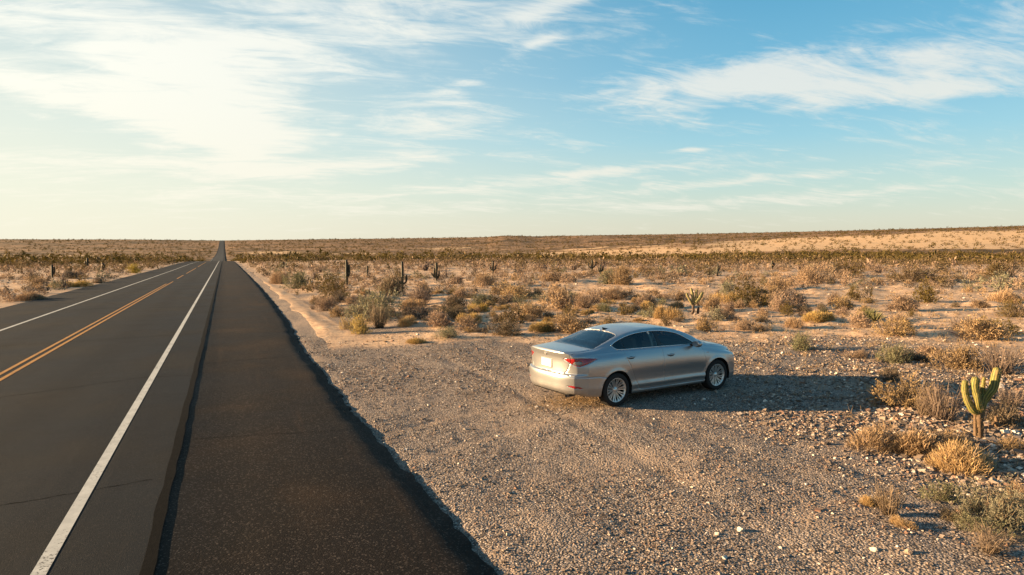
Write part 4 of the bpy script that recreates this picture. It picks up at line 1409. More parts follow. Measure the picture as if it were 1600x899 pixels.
rest = [(x, y, W, kd) for (x, y, W), kd in list(zip(placed, made))[N_IND:]]
x1, y1, k1, r1 = scatter(80, 200, .34, 6)
W1 = np.clip(r1.lognormal(.15, .38, len(x1)), .5, 2.6)
rest += [(a, b, c, KL[d]) for a, b, c, d in zip(x1, y1, W1, k1)]
rest = [i for i in rest if not np.any(np.hypot(occ[:, 0] - i[0], occ[:, 1] - i[1]) < occ[:, 2])]
near_rest = [i for i in rest if math.hypot(i[0], i[1]) < 105]
mass('desert_brush', near_rest, .075, 2.9, 'brush of dry and olive shrubs filling the gaps in the middle distance')
mass('middle_brush', [i for i in rest if math.hypot(i[0], i[1]) >= 105], .013, 6.0, 'brush of dry and olive shrubs farther out, beyond the saguaros')
x2, y2, k2, r2 = scatter(200, 520, .15, 7)
W2 = np.clip(r2.lognormal(.4, .35, len(x2)), .7, 2.9)
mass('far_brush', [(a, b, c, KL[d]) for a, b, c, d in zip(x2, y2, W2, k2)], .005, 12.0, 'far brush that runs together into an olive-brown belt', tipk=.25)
x3, y3, k3, r3 = scatter(520, 1700, .008, 8)
W3 = np.clip(r3.lognormal(.45, .3, len(x3)), 1.0, 2.6)
mass('horizon_brush', [(a, b, c, KL[d]) for a, b, c, d in zip(x3, y3, W3, k3)], .0025, 16.0, 'farthest brush on the plain below the horizon', tipk=.05)

# tufts and dead twigs between the shrubs (nobody could count them)
B = Blades()
r = np.random.default_rng(77)
n_t = 6500
a_ = np.radians(r.uniform(-15, 62, n_t)); q_ = np.geomspace(8, 60, n_t) * r.uniform(.9, 1.1, n_t)
tx = q_ * np.sin(a_); ty = q_ * np.cos(a_)
gm_ = gravel_mask(tx, ty)
okk = ((tx > 4.5) | (tx < -13)) & ((gm_ < .3) | ((tx > 10) & (r.random(n_t) < .6) & (tx * .9 - ty * .2 > 7.5)))
tx, ty = tx[okk], ty[okk]; tz = height(tx, ty)
for x, y, z in zip(tx, ty, tz):
    s = r.uniform(.05, .16); tt = r.random()
    wd = .006 * max(1, math.hypot(x, y) / 14)
    for _ in range(r.integers(6, 14)):
        b = np.array([x, y, z]) + r.normal(0, s * .35, 3) * np.array([1, 1, 0])
        d = rnd_unit(r); d[2] = abs(d[2]) * 1.2 + .25
        side = np.cross(d, rnd_unit(r)); side /= np.linalg.norm(side) + 1e-9
        B.ribbon([b, b + d * s * r.uniform(.5, 1.1)], wd, wd * .3, side, tt, (0, 1))
# golden blades added to stand in for sunlit ground under the car tail
SUNLIT_SPOT = ground_at(900, 627)
n_g = 2600
gx_ = SUNLIT_SPOT[0] + r.normal(0, .50, n_g) + 0.0; gy_ = SUNLIT_SPOT[1] + r.normal(0, .34, n_g)
gz_ = height(gx_, gy_)
for x, y, z in zip(gx_, gy_, gz_):
    d = rnd_unit(r); d[2] = abs(d[2]) * .6 + .15
    side = np.cross(d, rnd_unit(r)); side /= np.linalg.norm(side) + 1e-9
    b = np.array([x, y, z])
    B.ribbon([b, b + d * r.uniform(.02, .055)], .006, .002, side, r.random(), (0, 1))
me = B.mesh('dry_grass_and_sun_blades'); me.materials.append(LEAF['gold'])
tag(link('dry_grass_and_sun_blades', me), 'sparse dry grass and twigs on the sand, golden blades for sunlit ground under the car', kind='stuff')

# ------------------------------------------------------------------ the car (x forward, y left, z up, metres; wheels touch z = 0)
ZS = pchip([-2.5, -2.35, -2.0, -1.6, -1.0, 0, 1.0, 1.7, 2.1, 2.42], [.335, .30, .25, .22, .205, .20, .20, .20, .20, .24])
YM = pchip([-2.5, -2.42, -2.3, -2.1, -1.8, -1.425, -.9, 0, .9, 1.44, 1.8, 2.05, 2.2, 2.32, 2.42], [.66, .765, .835, .885, .915, .930, .916, .915, .918, .930, .912, .865, .79, .67, .48])
YB = pchip([-2.5, -2.42, -2.3, -2.1, -1.8, -1.425, -.9, 0, .65, 1.0, 1.44, 1.8, 2.05, 2.2, 2.32, 2.42], [.62, .70, .755, .79, .815, .825, .83, .835, .84, .835, .81, .765, .70, .62, .50, .34])
ZB = pchip([-2.5, -2.3, -1.9, -1.4, -.9, 0, .65, .95, 1.2, 1.44, 1.8, 2.0, 2.15, 2.32, 2.42], [1.035, 1.055, 1.075, 1.08, 1.072, 1.055, 1.035, 1.01, .975, .94, .885, .845, .80, .72, .64])
ZT = pchip([-2.5, -2.4, -2.1, -1.86, -1.6, -1.35, -1.1, -.8, -.4, 0, .35, .6, .9, 1.2, 1.34, 1.6, 1.9, 2.1, 2.25, 2.36, 2.42], [1.125, 1.138, 1.148, 1.165, 1.245, 1.318, 1.388, 1.437, 1.468, 1.465, 1.425, 1.365, 1.245, 1.105, 1.055, 1.02, .965, .91, .855, .79, .72])
YR = pchip([-2.5, -2.3, -1.9, -1.6, -1.2, -.8, -.3, .2, .55, .9, 1.2, 1.4, 1.8, 2.1, 2.42], [.53, .62, .69, .665, .625, .598, .592, .60, .63, .685, .725, .74, .69, .58, .26])
ZR = pchip([-2.5, -2.3, -1.9, -1.6, -1.35, -1.1, -.8, -.4, 0, .3, .55, .9, 1.15, 1.3, 1.44, 1.8, 2.1, 2.3, 2.42], [1.085, 1.105, 1.122, 1.180, 1.255, 1.328, 1.385, 1.418, 1.412, 1.378, 1.318, 1.185, 1.055, 1.005, .978, .925, .86, .77, .68])
# the whole car is scaled up by 2 per cent at the end
RAXLE, FAXLE, TYRE_R, ARCH_R = -1.425, 1.44, .335, .386
GREEN = lambda x: sstep(x, -2.0, -1.5) * (1 - sstep(x, 1.0, 1.3))


def section(x):
    """half section control points (y, z), bottom centre to top centre"""
    zs, ym, yb, zb, zt, yr, zr = (float(f(x)) for f in (ZS, YM, YB, ZB, ZT, YR, ZR))
    h = zb - zs
    kick = float(sstep(x, -1.35, -.9) * (1 - sstep(x, .95, 1.25)))
    g = float(GREEN(x))
    P = [(0, zs), (ym * .5, zs), (ym - .13, zs + .002), (ym - .055, zs + .012), (ym - .030, zs + .05),
         (ym - .018 - .012 * kick, zs + .105),
         (ym - .008 - .002 * kick, zs + h * .205), (ym - .008 - .016 * kick, zs + h * .30), (ym - .006 - .014 * kick, zs + h * .42),
         (ym - .002, zs + h * .60), (ym - .010, zs + h * .74), (ym - .036, zs + h * .87),
         (yb + .016, zb - .035), (yb, zb - .006), (yb - .022, zb + .010)]
    # greenhouse side or the crown of hood / deck
    for u in (.25, .5, .75):
        yy = (yb - .022) * (1 - u) + yr * u + .016 * math.sin(math.pi * u) * g
        z_ = (zb + .010) * (1 - u) + zr * u + .010 * math.sin(math.pi * u) * (1 - g)
        P.append((yy, z_))
    P += [(yr, zr), (yr - .028, zr + (zt - zr) * .30), (yr * .80, zr + (zt - zr) * .60), (yr * .5, zr + (zt - zr) * .87), (yr * .22, zt - (zt - zr) * .02), (0, zt)]
    return np.array(P)


SEG_N = [2, 2, 2, 3, 5, 6, 9, 12, 15, 13, 10, 6, 3, 2, 6, 6, 6, 6, 4, 8, 12, 10, 8]


def dense_section(P):
    P = np.vstack([P[:1] * [-1, 1] + [0, 0], P, P[-1:]])
    P[0] = [-P[2][0], P[2][1]]; P[-1] = [-P[-3][0], P[-3][1]]
    out = []
    for i, n in enumerate(SEG_N):
        p0, p1, p2, p3 = P[i], P[i + 1], P[i + 2], P[i + 3]
        d0 = max(np.linalg.norm(p1 - p0), 1e-5) ** .5; d1 = max(np.linalg.norm(p2 - p1), 1e-5) ** .5; d2 = max(np.linalg.norm(p3 - p2), 1e-5) ** .5
        m1 = (p1 - p0) / d0 - (p2 - p0) / (d0 + d1) + (p2 - p1) / d1
        m2 = (p2 - p1) / d1 - (p3 - p1) / (d1 + d2) + (p3 - p2) / d2
        m1 = m1 * d1; m2 = m2 * d1
        for k in range(n):
            t = k / n
            out.append((2 * t ** 3 - 3 * t ** 2 + 1) * p1 + (t ** 3 - 2 * t ** 2 + t) * m1 + (-2 * t ** 3 + 3 * t ** 2) * p2 + (t ** 3 - t ** 2) * m2)
    out.append(P[-2])
    return np.array(out)


XR_Z = pchip([.20, .30, .345, .40, .50, .62, .690, .703, .715, .78, .90, 1.0, 1.06, 1.10, 1.125, 1.16], [-2.40, -2.43, -2.475, -2.50, -2.512, -2.520, -2.505, -2.468, -2.458, -2.458, -2.462, -2.474, -2.492, -2.502, -2.490, -2.46])
XF_Z = pchip([.18, .24, .33, .45, .58, .68, .75, .82], [2.36, 2.40, 2.415, 2.42, 2.425, 2.415, 2.38, 2.30])


def x_rear(y, z): return XR_Z(z) + .135 * (np.abs(y) / .72) ** 3.0
def x_front(y, z): return XF_Z(z) - .16 * (np.abs(y) / .5) ** 2.4 * .5


def sdf_poly(P, X, Y):
    """signed distance to a polygon (negative inside) and its gradient"""
    P = np.asarray(P, float)
    best = np.full(X.shape, 1e9); gx = np.zeros_like(X); gy = np.zeros_like(Y)
    ins = np.zeros(X.shape, bool)
    n = len(P)
    for i in range(n):
        ax, ay = P[i]; bx, by = P[(i + 1) % n]
        ex, ey = bx - ax, by - ay
        t = np.clip(((X - ax) * ex + (Y - ay) * ey) / (ex * ex + ey * ey + 1e-12), 0, 1)
        dx_, dy_ = X - (ax + t * ex), Y - (ay + t * ey)
        d = np.hypot(dx_, dy_)
        s = d < best
        best = np.where(s, d, best); gx = np.where(s, dx_ / (d + 1e-9), gx); gy = np.where(s, dy_ / (d + 1e-9), gy)
        c = ((ay > Y) != (by > Y)) & (X < (bx - ax) * (Y - ay) / (by - ay + 1e-12) + ax)
        ins ^= c
    sg = np.where(ins, -1, 1)
    return best * sg, gx * sg, gy * sg


def smooth_poly(pts, n=6, corners=()):
    """closed Catmull-Rom outline; points whose index is in corners stay sharp"""
    m = len(pts); out = []
    P = np.array(pts, float)
    for i in range(m):
        p0, p1, p2, p3 = P[i - 1], P[i], P[(i + 1) % m], P[(i + 2) % m]
        if i in corners: p0 = p1
        if (i + 1) % m in corners: p3 = p2
        for k in range(n):
            t = k / n
            out.append(.5 * (2 * p1 + (p2 - p0) * t + (2 * p0 - 5 * p1 + 4 * p2 - p3) * t * t + (-p0 + 3 * p1 - 3 * p2 + p3) * t ** 3))
    return np.array(out)


DLO = smooth_poly([(-1.42, 1.185), (-1.36, 1.125), (-1.22, 1.102), (-.8, 1.094), (-.3, 1.084), (.3, 1.070), (.74, 1.058), (.82, 1.072), (.70, 1.155), (.50, 1.265), (.26, 1.338),
                   (-.05, 1.378), (-.40, 1.388), (-.75, 1.366), (-1.03, 1.315), (-1.28, 1.245)], 5, (0,))
def cut(poly, x0, x1):
    P = list(poly); out = P
    for (lim, sgn) in ((x0, 1), (x1, -1)):
        new = []
        for i in range(len(out)):
            a, b = out[i], out[(i + 1) % len(out)]
            ia, ib = (a[0] - lim) * sgn >= 0, (b[0] - lim) * sgn >= 0
            if ia: new.append(a)
            if ia != ib:
                t = (lim - a[0]) / (b[0] - a[0]); new.append(a + (b - a) * t)
        out = new
    return np.array(out)
WIN_F = cut(DLO, -.13, 9)
WIN_R = cut(DLO, -1.115, -.235)
WIN_Q = cut(DLO, -9, -1.145)
DOOR_R = smooth_poly([(-1.20, 1.11), (-1.19, 1.00), (-1.13, .88), (-1.03, .70), (-.93, .50), (-.86, .38), (-.80, .30), (-.70, .278), (-.148, .276), (-.150, .6), (-.165, 1.0), (-.19, 1.2), (-.20, 1.40),
                      (-.40, 1.412), (-.75, 1.392), (-1.05, 1.335), (-1.18, 1.27)], 4, (7, 8, 12, 0))
DOOR_F = smooth_poly([(-.19, 1.2), (-.165, 1.0), (-.150, .6), (-.148, .276), (.98, .270), (1.055, .30), (1.07, .55), (1.035, .85), (.985, 1.00), (.90, 1.06), (.72, 1.18), (.50, 1.29), (.26, 1.362), (-.05, 1.402), (-.20, 1.40)], 4, (3, 4, 14))
HOOD = [(1.30, 0), (1.29, .3), (1.26, .60), (1.23, .735), (1.5, .725), (1.9, .655), (2.15, .56), (2.30, .42), (2.345, .2), (2.35, 0)]
WSHIELD = [(.35, 0), (.355, .3), (.385, .535), (.42, .565), (.90, .635), (1.16, .675), (1.20, .64), (1.245, .4), (1.27, 0)]
RGLASS = [(-1.085, 0), (-1.095, .3), (-1.13, .50), (-1.17, .535), (-1.6, .60), (-1.80, .635), (-1.835, .60), (-1.865, .35), (-1.875, 0)]
# (u, z) on the tail: u runs outward from the centre and on round the corner
def u_of(x, y): return np.abs(y) + np.maximum(0, x + 2.28)
TAIL = smooth_poly([(.50, .988), (.56, .955), (.66, .905), (.74, .868), (.82, .860), (.91, .876), (1.07, .920), (1.275, .990), (1.09, 1.008), (.86, 1.012), (.70, 1.000)], 4, (0, 7))
TAIL_CLEAR = smooth_poly([(.69, .905), (.75, .877), (.83, .877), (.885, .912), (.85, .955), (.75, .952)], 4, ())
TRUNK = [(-.1, 1.16), (.66, 1.16), (.655, 1.0), (.645, .93), (.60, .80), (.56, .735), (.50, .712), (-.1, .705)]
REFLECT = smooth_poly([(.62, .478), (.72, .452), (.80, .434), (.91, .428), (.83, .468), (.74, .486)], 4, (0, 3))
HEADL = smooth_poly([(1.90, .842), (2.02, .775), (2.14, .715), (2.40, .655), (2.42, .72), (2.28, .775), (2.12, .825), (2.0, .848)], 4, (0, 3))
FUEL = None


def build_car(car):
    from mathutils.kdtree import KDTree
    STEP = .0125
    xs = np.arange(-2.42, 2.3601, STEP)
    sec = np.array([dense_section(section(x)) for x in xs])     # (n, m, 2)
    n, m, _ = sec.shape
    X = np.repeat(xs[:, None], m, 1)
    Yh, Zh = sec[..., 0], sec[..., 1]
    # stretch the ends to the modelled tail and nose
    xr = x_rear(Yh, Zh); xf = x_front(Yh, Zh)
    wr = 1 - sstep(X, -2.42, -2.10); wf = sstep(X, 2.06, 2.36)
    X = X + (xr + 2.42) * (1 - np.clip((X + 2.42) / .32, 0, 1)) + (xf - 2.36) * np.clip((X - 2.04) / .32, 0, 1)
    # cap rows
    def cap(k, fn):
        rows = []
        yy, zz_ = Yh[k], Zh[k]
        NY = 76
        for j in range(m):
            t = np.linspace(0, 1, NY + 1)
            y_ = yy[j] * (1 - t); z_ = np.full_like(y_, zz_[j])
            rows.append(np.stack([fn(y_, z_), y_, z_], -1))
        return np.array(rows)
    V = []; F = []; LAB = []
    body = np.stack([X, Yh, Zh], -1)
    def grid(A, flip):
        a, b, _ = A.shape
        off = sum(len(v) for v in V)
        V.append(A.reshape(-1, 3))
        i = np.arange(a * b).reshape(a, b) + off
        q = np.stack([i[:-1, :-1], i[1:, :-1], i[1:, 1:], i[:-1, 1:]], -1).reshape(-1, 4)
        F.append(q[:, ::-1] if flip else q)
    M_ = np.array([1, -1, 1])
    grid(body, False); grid(body * M_, True)
    for k, fn, fl in ((0, x_rear, False), (n - 1, x_front, True)):
        c = cap(k, fn)
        grid(c, fl); grid(c * M_, not fl)
    V = np.concatenate(V); F = np.concatenate(F)
    # weld
    key = np.round(V, 4)
    _, first, inv = np.unique(key, axis=0, return_index=True, return_inverse=True)
    V = V[first]; F = inv.reshape(-1)[F]
    good = np.array([len(set(f)) == 4 for f in F.tolist()])
    tri = F[~good]
    F = F[good]
    # snap vertices on to the outlines
    def snap(P, mask, ia, ib, tol, conv=None):
        A_, B_ = V[mask, ia], V[mask, ib]
        if conv == 'abs': A_, B_ = V[mask, ia], np.abs(V[mask, ib])
        d, gx_, gy_ = sdf_poly(P, A_, B_)
        near = np.abs(d) < tol
        s = np.sign(V[mask, ib]) if conv == 'abs' else 1
        Aa = V[mask]
        Aa[near, ia] -= (d * gx_)[near]
        Aa[near, ib] -= (d * gy_ * s)[near]
        V[mask] = Aa
    side = (np.abs(V[:, 1]) > .55)
    for P in (DLO, WIN_F, WIN_R, WIN_Q, DOOR_R, DOOR_F):
        snap(P, side & (V[:, 0] > -1.6) & (V[:, 0] < 1.2), 0, 2, .0072)
    top = (V[:, 2] > .86)
    for P in (HOOD, WSHIELD, RGLASS):
        PP = [p for p in P] + [(p[0], -p[1]) for p in P[::-1]]
        snap(PP, top & (np.abs(V[:, 1]) < .745), 0, 1, .0075)
    # lamps, lid and reflectors on the tail: outlines live in (u, z), u running round the corner
    tail_v = np.nonzero((V[:, 0] < -1.85) & (V[:, 2] > .36))[0]
    for P in (TRUNK[1:-1], TAIL, TAIL_CLEAR, REFLECT):
        closed = P is not TRUNK
        a_ = u_of(V[tail_v, 0], V[tail_v, 1]); b_ = V[tail_v, 2]
        if len(P) == len(TRUNK) - 2:
            a_ = np.abs(V[tail_v, 1])
            PP = list(TRUNK[1:-1]) + [(-y_, z_) for y_, z_ in TRUNK[1:-1][::-1]]
            d, gx_, gy_ = sdf_poly(PP, a_, b_)
            far_ = b_ > 1.13
        else:
            d, gx_, gy_ = sdf_poly(P, a_, b_); far_ = np.zeros(len(b_), bool)
        near = (np.abs(d) < .0088) & ~far_
        iv = tail_v[near]
        du, dz_ = -(d * gx_)[near], -(d * gy_)[near]
        backf = V[iv, 0] < -2.28
        V[iv[backf], 1] += np.sign(V[iv[backf], 1]) * du[backf]
        V[iv[~backf], 0] += du[~backf]
        V[iv, 2] += dz_
    for zc0 in (.704, .325):
        nb = (V[:, 0] < -2.2) & (np.abs(V[:, 2] - zc0) < .006) & (np.abs(V[:, 1]) > .02)
        V[nb, 2] = zc0
    for cx in (RAXLE, FAXLE):
        d = np.hypot(V[:, 0] - cx, V[:, 2] - .335) - ARCH_R
        nr_ = (np.abs(d) < .0075) & (np.abs(V[:, 1]) > .6) & (V[:, 2] > .1)
        V[nr_, 0] -= d[nr_] * (V[nr_, 0] - cx) / ARCH_R; V[nr_, 2] -= d[nr_] * (V[nr_, 2] - .335) / ARCH_R
        # a soft lip round the arch
        d = np.hypot(V[:, 0] - cx, V[:, 2] - .335) - ARCH_R
        lip = np.exp(-(d / .045) ** 2) * (np.abs(V[:, 1]) > .7) * (V[:, 2] > .25)
        V[:, 1] += np.sign(V[:, 1]) * lip * .010
    # labels
    C_ = V[F].mean(1)
    x, y, z = C_.T
    ay = np.abs(y)
    lab = np.zeros(len(F), int)        # 0 body
    names = ['body']
    def mark(name, mk):
        names.append(name); lab[mk] = len(names) - 1
    sd = lambda P, a, b: sdf_poly(P, a, b)[0] < 0
    isside = (ay > .52)
    arch = np.zeros(len(F), bool)
    for cx in (RAXLE, FAXLE):
        arch |= (np.hypot(x - cx, z - .335) < ARCH_R) & (ay > .5) & (z < .9)
    u = u_of(x, y)
    rear = (x < -1.85)
    # roof with its own seam is part of the body; panels:
    mark('front_bumper', (x > 1.98) & (z < .70 - .0 * x) & ~arch)
    mark('rear_bumper', (x < -2.40 + .0) & (z < .704) | ((x < -1.60) & (z < .70 - .12 * (x + 2.40)) & (x < -1.78 + (z < .70) * .2) & (z < .66 - .05 * (x + 2.3))))
    sdh = sdf_poly([p for p in HOOD] + [(p[0], -p[1]) for p in HOOD[::-1]], x, y)[0]
    mark('hood', (sdh < 0) & (z > .72) & (x > 1.2))
    ws = sdf_poly([p for p in WSHIELD] + [(p[0], -p[1]) for p in WSHIELD[::-1]], x, y)[0]
    mark('windshield', (ws < 0) & (z > .99))
    rg = sdf_poly([p for p in RGLASS] + [(p[0], -p[1]) for p in RGLASS[::-1]], x, y)[0]
    mark('rear_window', (rg < 0) & (z > 1.10))
    tr = (x < -2.30) & sd(TRUNK, ay, z) | ((x < -1.905) & (x >= -2.48) & (ay < .665) & (z > 1.08))
    mark('trunk_lid', tr)
    for sgn, sn in ((-1, 'R'), (1, 'L')):
        s = isside & (y * sgn > 0) & (x > -1.6) & (x < 1.3)
        mark('door_rear' + sn, s & sd(DOOR_R, x, z))
        mark('door_front' + sn, s & sd(DOOR_F, x, z) & ~sd(DOOR_R, x, z))
        mark('win_rear' + sn, s & sd(WIN_R, x, z) & (z > 1.05))
        mark('win_front' + sn, s & sd(WIN_F, x, z) & (z > 1.05))
        mark('win_quarter' + sn, s & sd(WIN_Q, x, z) & (z > 1.05))
        dl = s & sd(DLO, x, z) & (lab == names.index('door_rear' + sn)) | s & sd(DLO, x, z) & (lab == names.index('door_front' + sn)) | (s & sd(DLO, x, z) & (lab == 0))
        mark('pillar_cover' + sn, dl & (z > 1.05))
        mark('tail_light' + sn, rear & (y * sgn > 0) & sd(TAIL, u, z))
        mark('tail_clear' + sn, rear & (y * sgn > 0) & sd(TAIL_CLEAR, u, z) & sd(TAIL, u, z))
        mark('reflector' + sn, rear & (y * sgn > 0) & sd(REFLECT, u, z))
        mark('headlight' + sn, (x > 1.88) & (y * sgn > 0) & (ay > .3) & sd(HEADL, x, z))
    mark('under', (z < ZS(x) + .012) & (lab == 0) & (ay < YM(x) - .06) | (lab == names.index('rear_bumper')) & (z < ZS(x) + .010) )
    # boundary grooves: vertices shared by two panels sink a little
    nv = len(V)
    mn = np.full(nv, 999); mx = np.full(nv, -1)
    for c in range(4):
        np.minimum.at(mn, F[:, c], lab); np.maximum.at(mx, F[:, c], lab)
    me0 = np_mesh('tmp', V, [F], True)
    nor = np.empty(nv * 3, np.float32); me0.vertices.foreach_get('normal', nor); nor = nor.reshape(-1, 3)
    # make normals point outwards
    if (nor[V[:, 2] > 1.4][:, 2]).mean() < 0: nor = -nor; F = F[:, ::-1]
    if len(tri):
        pass
    bpy.data.meshes.remove(me0)
    seam = (mn != mx)
    glassy = [i for i, nm in enumerate(names) if nm.startswith(('win', 'rear_window'))]
    depth = np.where(seam, .0065, 0.0)
    und = names.index('under')
    depth[(mn == und) | (mx == und)] = 0
    Vg = V - nor * depth[:, None]
    inset = np.isin(lab, glassy + [names.index('pillar_cover' + s) for s in 'RL'])
    vin = np.zeros(nv, bool); vin[F[inset].ravel()] = True
    Vg[vin & ~seam] -= nor[vin & ~seam] * .004
    keep = ~arch
    parts = {}
    for i, nm in enumerate(names):
        s = (lab == i) & keep
        if not s.any(): continue
        f = F[s]
        used, inv2 = np.unique(f, return_inverse=True)
        me = np_mesh(nm, Vg[used], inv2.reshape(-1, 4), True)
        # keep the shading of the whole body across panel borders
        parts[nm] = me
    # triangles left over at the caps
    T3 = []
    for f in tri.tolist():
        g = list(dict.fromkeys(f))
        if len(g) == 3: T3.append(g)
    if T3:
        T3 = np.array(T3)
        used, inv2 = np.unique(T3, return_inverse=True)
        parts['cap'] = np_mesh('cap', Vg[used], inv2.reshape(-1, 3), True)
    # side surface lookup
    def ysurf(xq, zq):
        s = dense_section(section(xq)); k0 = 20
        zs_, ys_2 = s[k0:, 1], s[k0:, 0]
        i = np.argsort(zs_)
        return float(np.interp(zq, zs_[i], ys_2[i]))
    return parts, ysurf


def car_paint():
    m, t = new_mat('silver_beige_paint')
    pos = t.n('ShaderNodeTexCoord').outputs['Object']
    flake = t.noise(pos, 900, 2, .5)
    dirt = t.smooth(t.noise(pos, 3.5, 5, .65), .42, .8)
    z = t.n('ShaderNodeSeparateXYZ', {0: pos}).outputs[2]
    low = t.m('MULTIPLY', t.smooth(z, .62, .2), t.m('ADD', .3, dirt))
    c = t.mix(t.m('MULTIPLY', low, .55), PAINT, (.30, .22, .15))
    rough = t.m('ADD', t.m('MULTIPLY', flake, .06), t.m('ADD', .31, t.m('MULTIPLY', low, .28)))
    b = t.n('ShaderNodeBsdfPrincipled', {'Base Color': c, 'Metallic': PAINT_METAL, 'Roughness': rough, 'Coat Weight': .55, 'Coat Roughness': .05})
    finish(t, b.outputs[0])
    return m


def glass_mat(name, tint, dens, rough=.02):
    m, t = new_mat(name)
    gl = t.n('ShaderNodeBsdfPrincipled', {'Base Color': (.012, .014, .015, 1), 'Roughness': rough, 'Specular IOR Level': .6})
    tp = t.n('ShaderNodeBsdfTransparent', {'Color': tint})
    mx = t.n('ShaderNodeMixShader', {0: dens, 1: tp.outputs[0], 2: gl.outputs[0]})
    fr = t.n('ShaderNodeFresnel', {'IOR': 1.5})
    gs = t.n('ShaderNodeBsdfGlossy', {'Color': (.95, .97, 1, 1), 'Roughness': rough})
    mx2 = t.n('ShaderNodeMixShader', {0: fr.outputs[0], 1: mx.outputs[0], 2: gs.outputs[0]})
    finish(t, mx2.outputs[0])
    return m


PAINT = (.345, .352, .36)
PAINT_METAL = .80
M_paint = car_paint()
M_glass = glass_mat('tinted_glass', (.62, .68, .68, 1), .15)
M_black = plain('black_trim', (.012, .012, .013), .35, .4)
M_rubber = plain('tyre_rubber', (.022, .021, .020), .85, .2)
M_chrome = plain('bright_trim', (.72, .72, .72), .22, .5, 1.0)
M_under = plain('underbody', (.02, .018, .016), .9, .1)
M_red = plain('red_lens', (.24, .008, .008), .12, .6, 0, **{'Coat Weight': .8, 'Coat Roughness': .03})
M_clear = plain('smoked_clear_lens', (.16, .15, .15), .12, .7, .35)
M_seat = plain('seat_cloth', (.42, .38, .33), .85, .2)
M_belt = plain('cream_trim', (.55, .50, .42), .6, .3)
M_plate = plain('plate_white', (.68, .66, .60), .45, .4)
M_disc = plain('brake_steel', (.16, .155, .15), .45, .5, .8)


def alloy():
    m, t = new_mat('alloy')
    pos = t.n('ShaderNodeTexCoord').outputs['Object']
    c = t.mix(t.smooth(t.noise(pos, 9, 4, .6), .45, .8), (.62, .61, .59), (.34, .28, .22))
    finish(t, t.n('ShaderNodeBsdfPrincipled', {'Base Color': c, 'Metallic': .75, 'Roughness': .33}).outputs[0])
    return m


M_alloy = alloy()


def bm_obj(name, build, mat, parent, smooth=True, bevel=0):
    import bmesh
    bm = bmesh.new(); build(bm)
    me = bpy.data.meshes.new(name); bm.to_mesh(me); bm.free()
    if smooth:
        me.polygons.foreach_set('use_smooth', [True] * len(me.polygons))
    return link(name, me, mat, parent)


def tube_mesh(name, pts, rad, m=8, flat=1.0, closed=False):
    P = [np.array(p, float) for p in pts]; n = len(P)
    V = []; F = []
    for i, p in enumerate(P):
        a = P[(i - 1) % n] if closed or i else P[0]; b = P[(i + 1) % n] if closed or i < n - 1 else P[-1]
        d = b - a; d /= np.linalg.norm(d) + 1e-9
        s = np.cross(d, [0, 1, 0]); s /= np.linalg.norm(s) + 1e-9; t2 = np.cross(d, s)
        for j in range(m):
            an = 6.28318 * j / m
            V.append(p + s * math.cos(an) * rad + t2 * math.sin(an) * rad * flat)
    for i in range(n if closed else n - 1):
        for j in range(m):
            k = (i + 1) % n
            F.append((i * m + j, i * m + (j + 1) % m, k * m + (j + 1) % m, k * m + j))
    return np_mesh(name, np.array(V), np.array(F), True)


def lathe(name, prof, seg=64, axis='y'):
    """prof: (r, w) pairs; w along the wheel axis"""
    V = []; F = []
    n = len(prof)
    for i in range(seg):
        a = 6.283185 * i / seg
        for r_, w_ in prof: V.append((r_ * math.cos(a), w_, r_ * math.sin(a)))
    for i in range(seg):
        k = (i + 1) % seg
        for j in range(n - 1): F.append((i * n + j, k * n + j, k * n + j + 1, i * n + j + 1))
    return np_mesh(name, np.array(V), np.array(F), True)


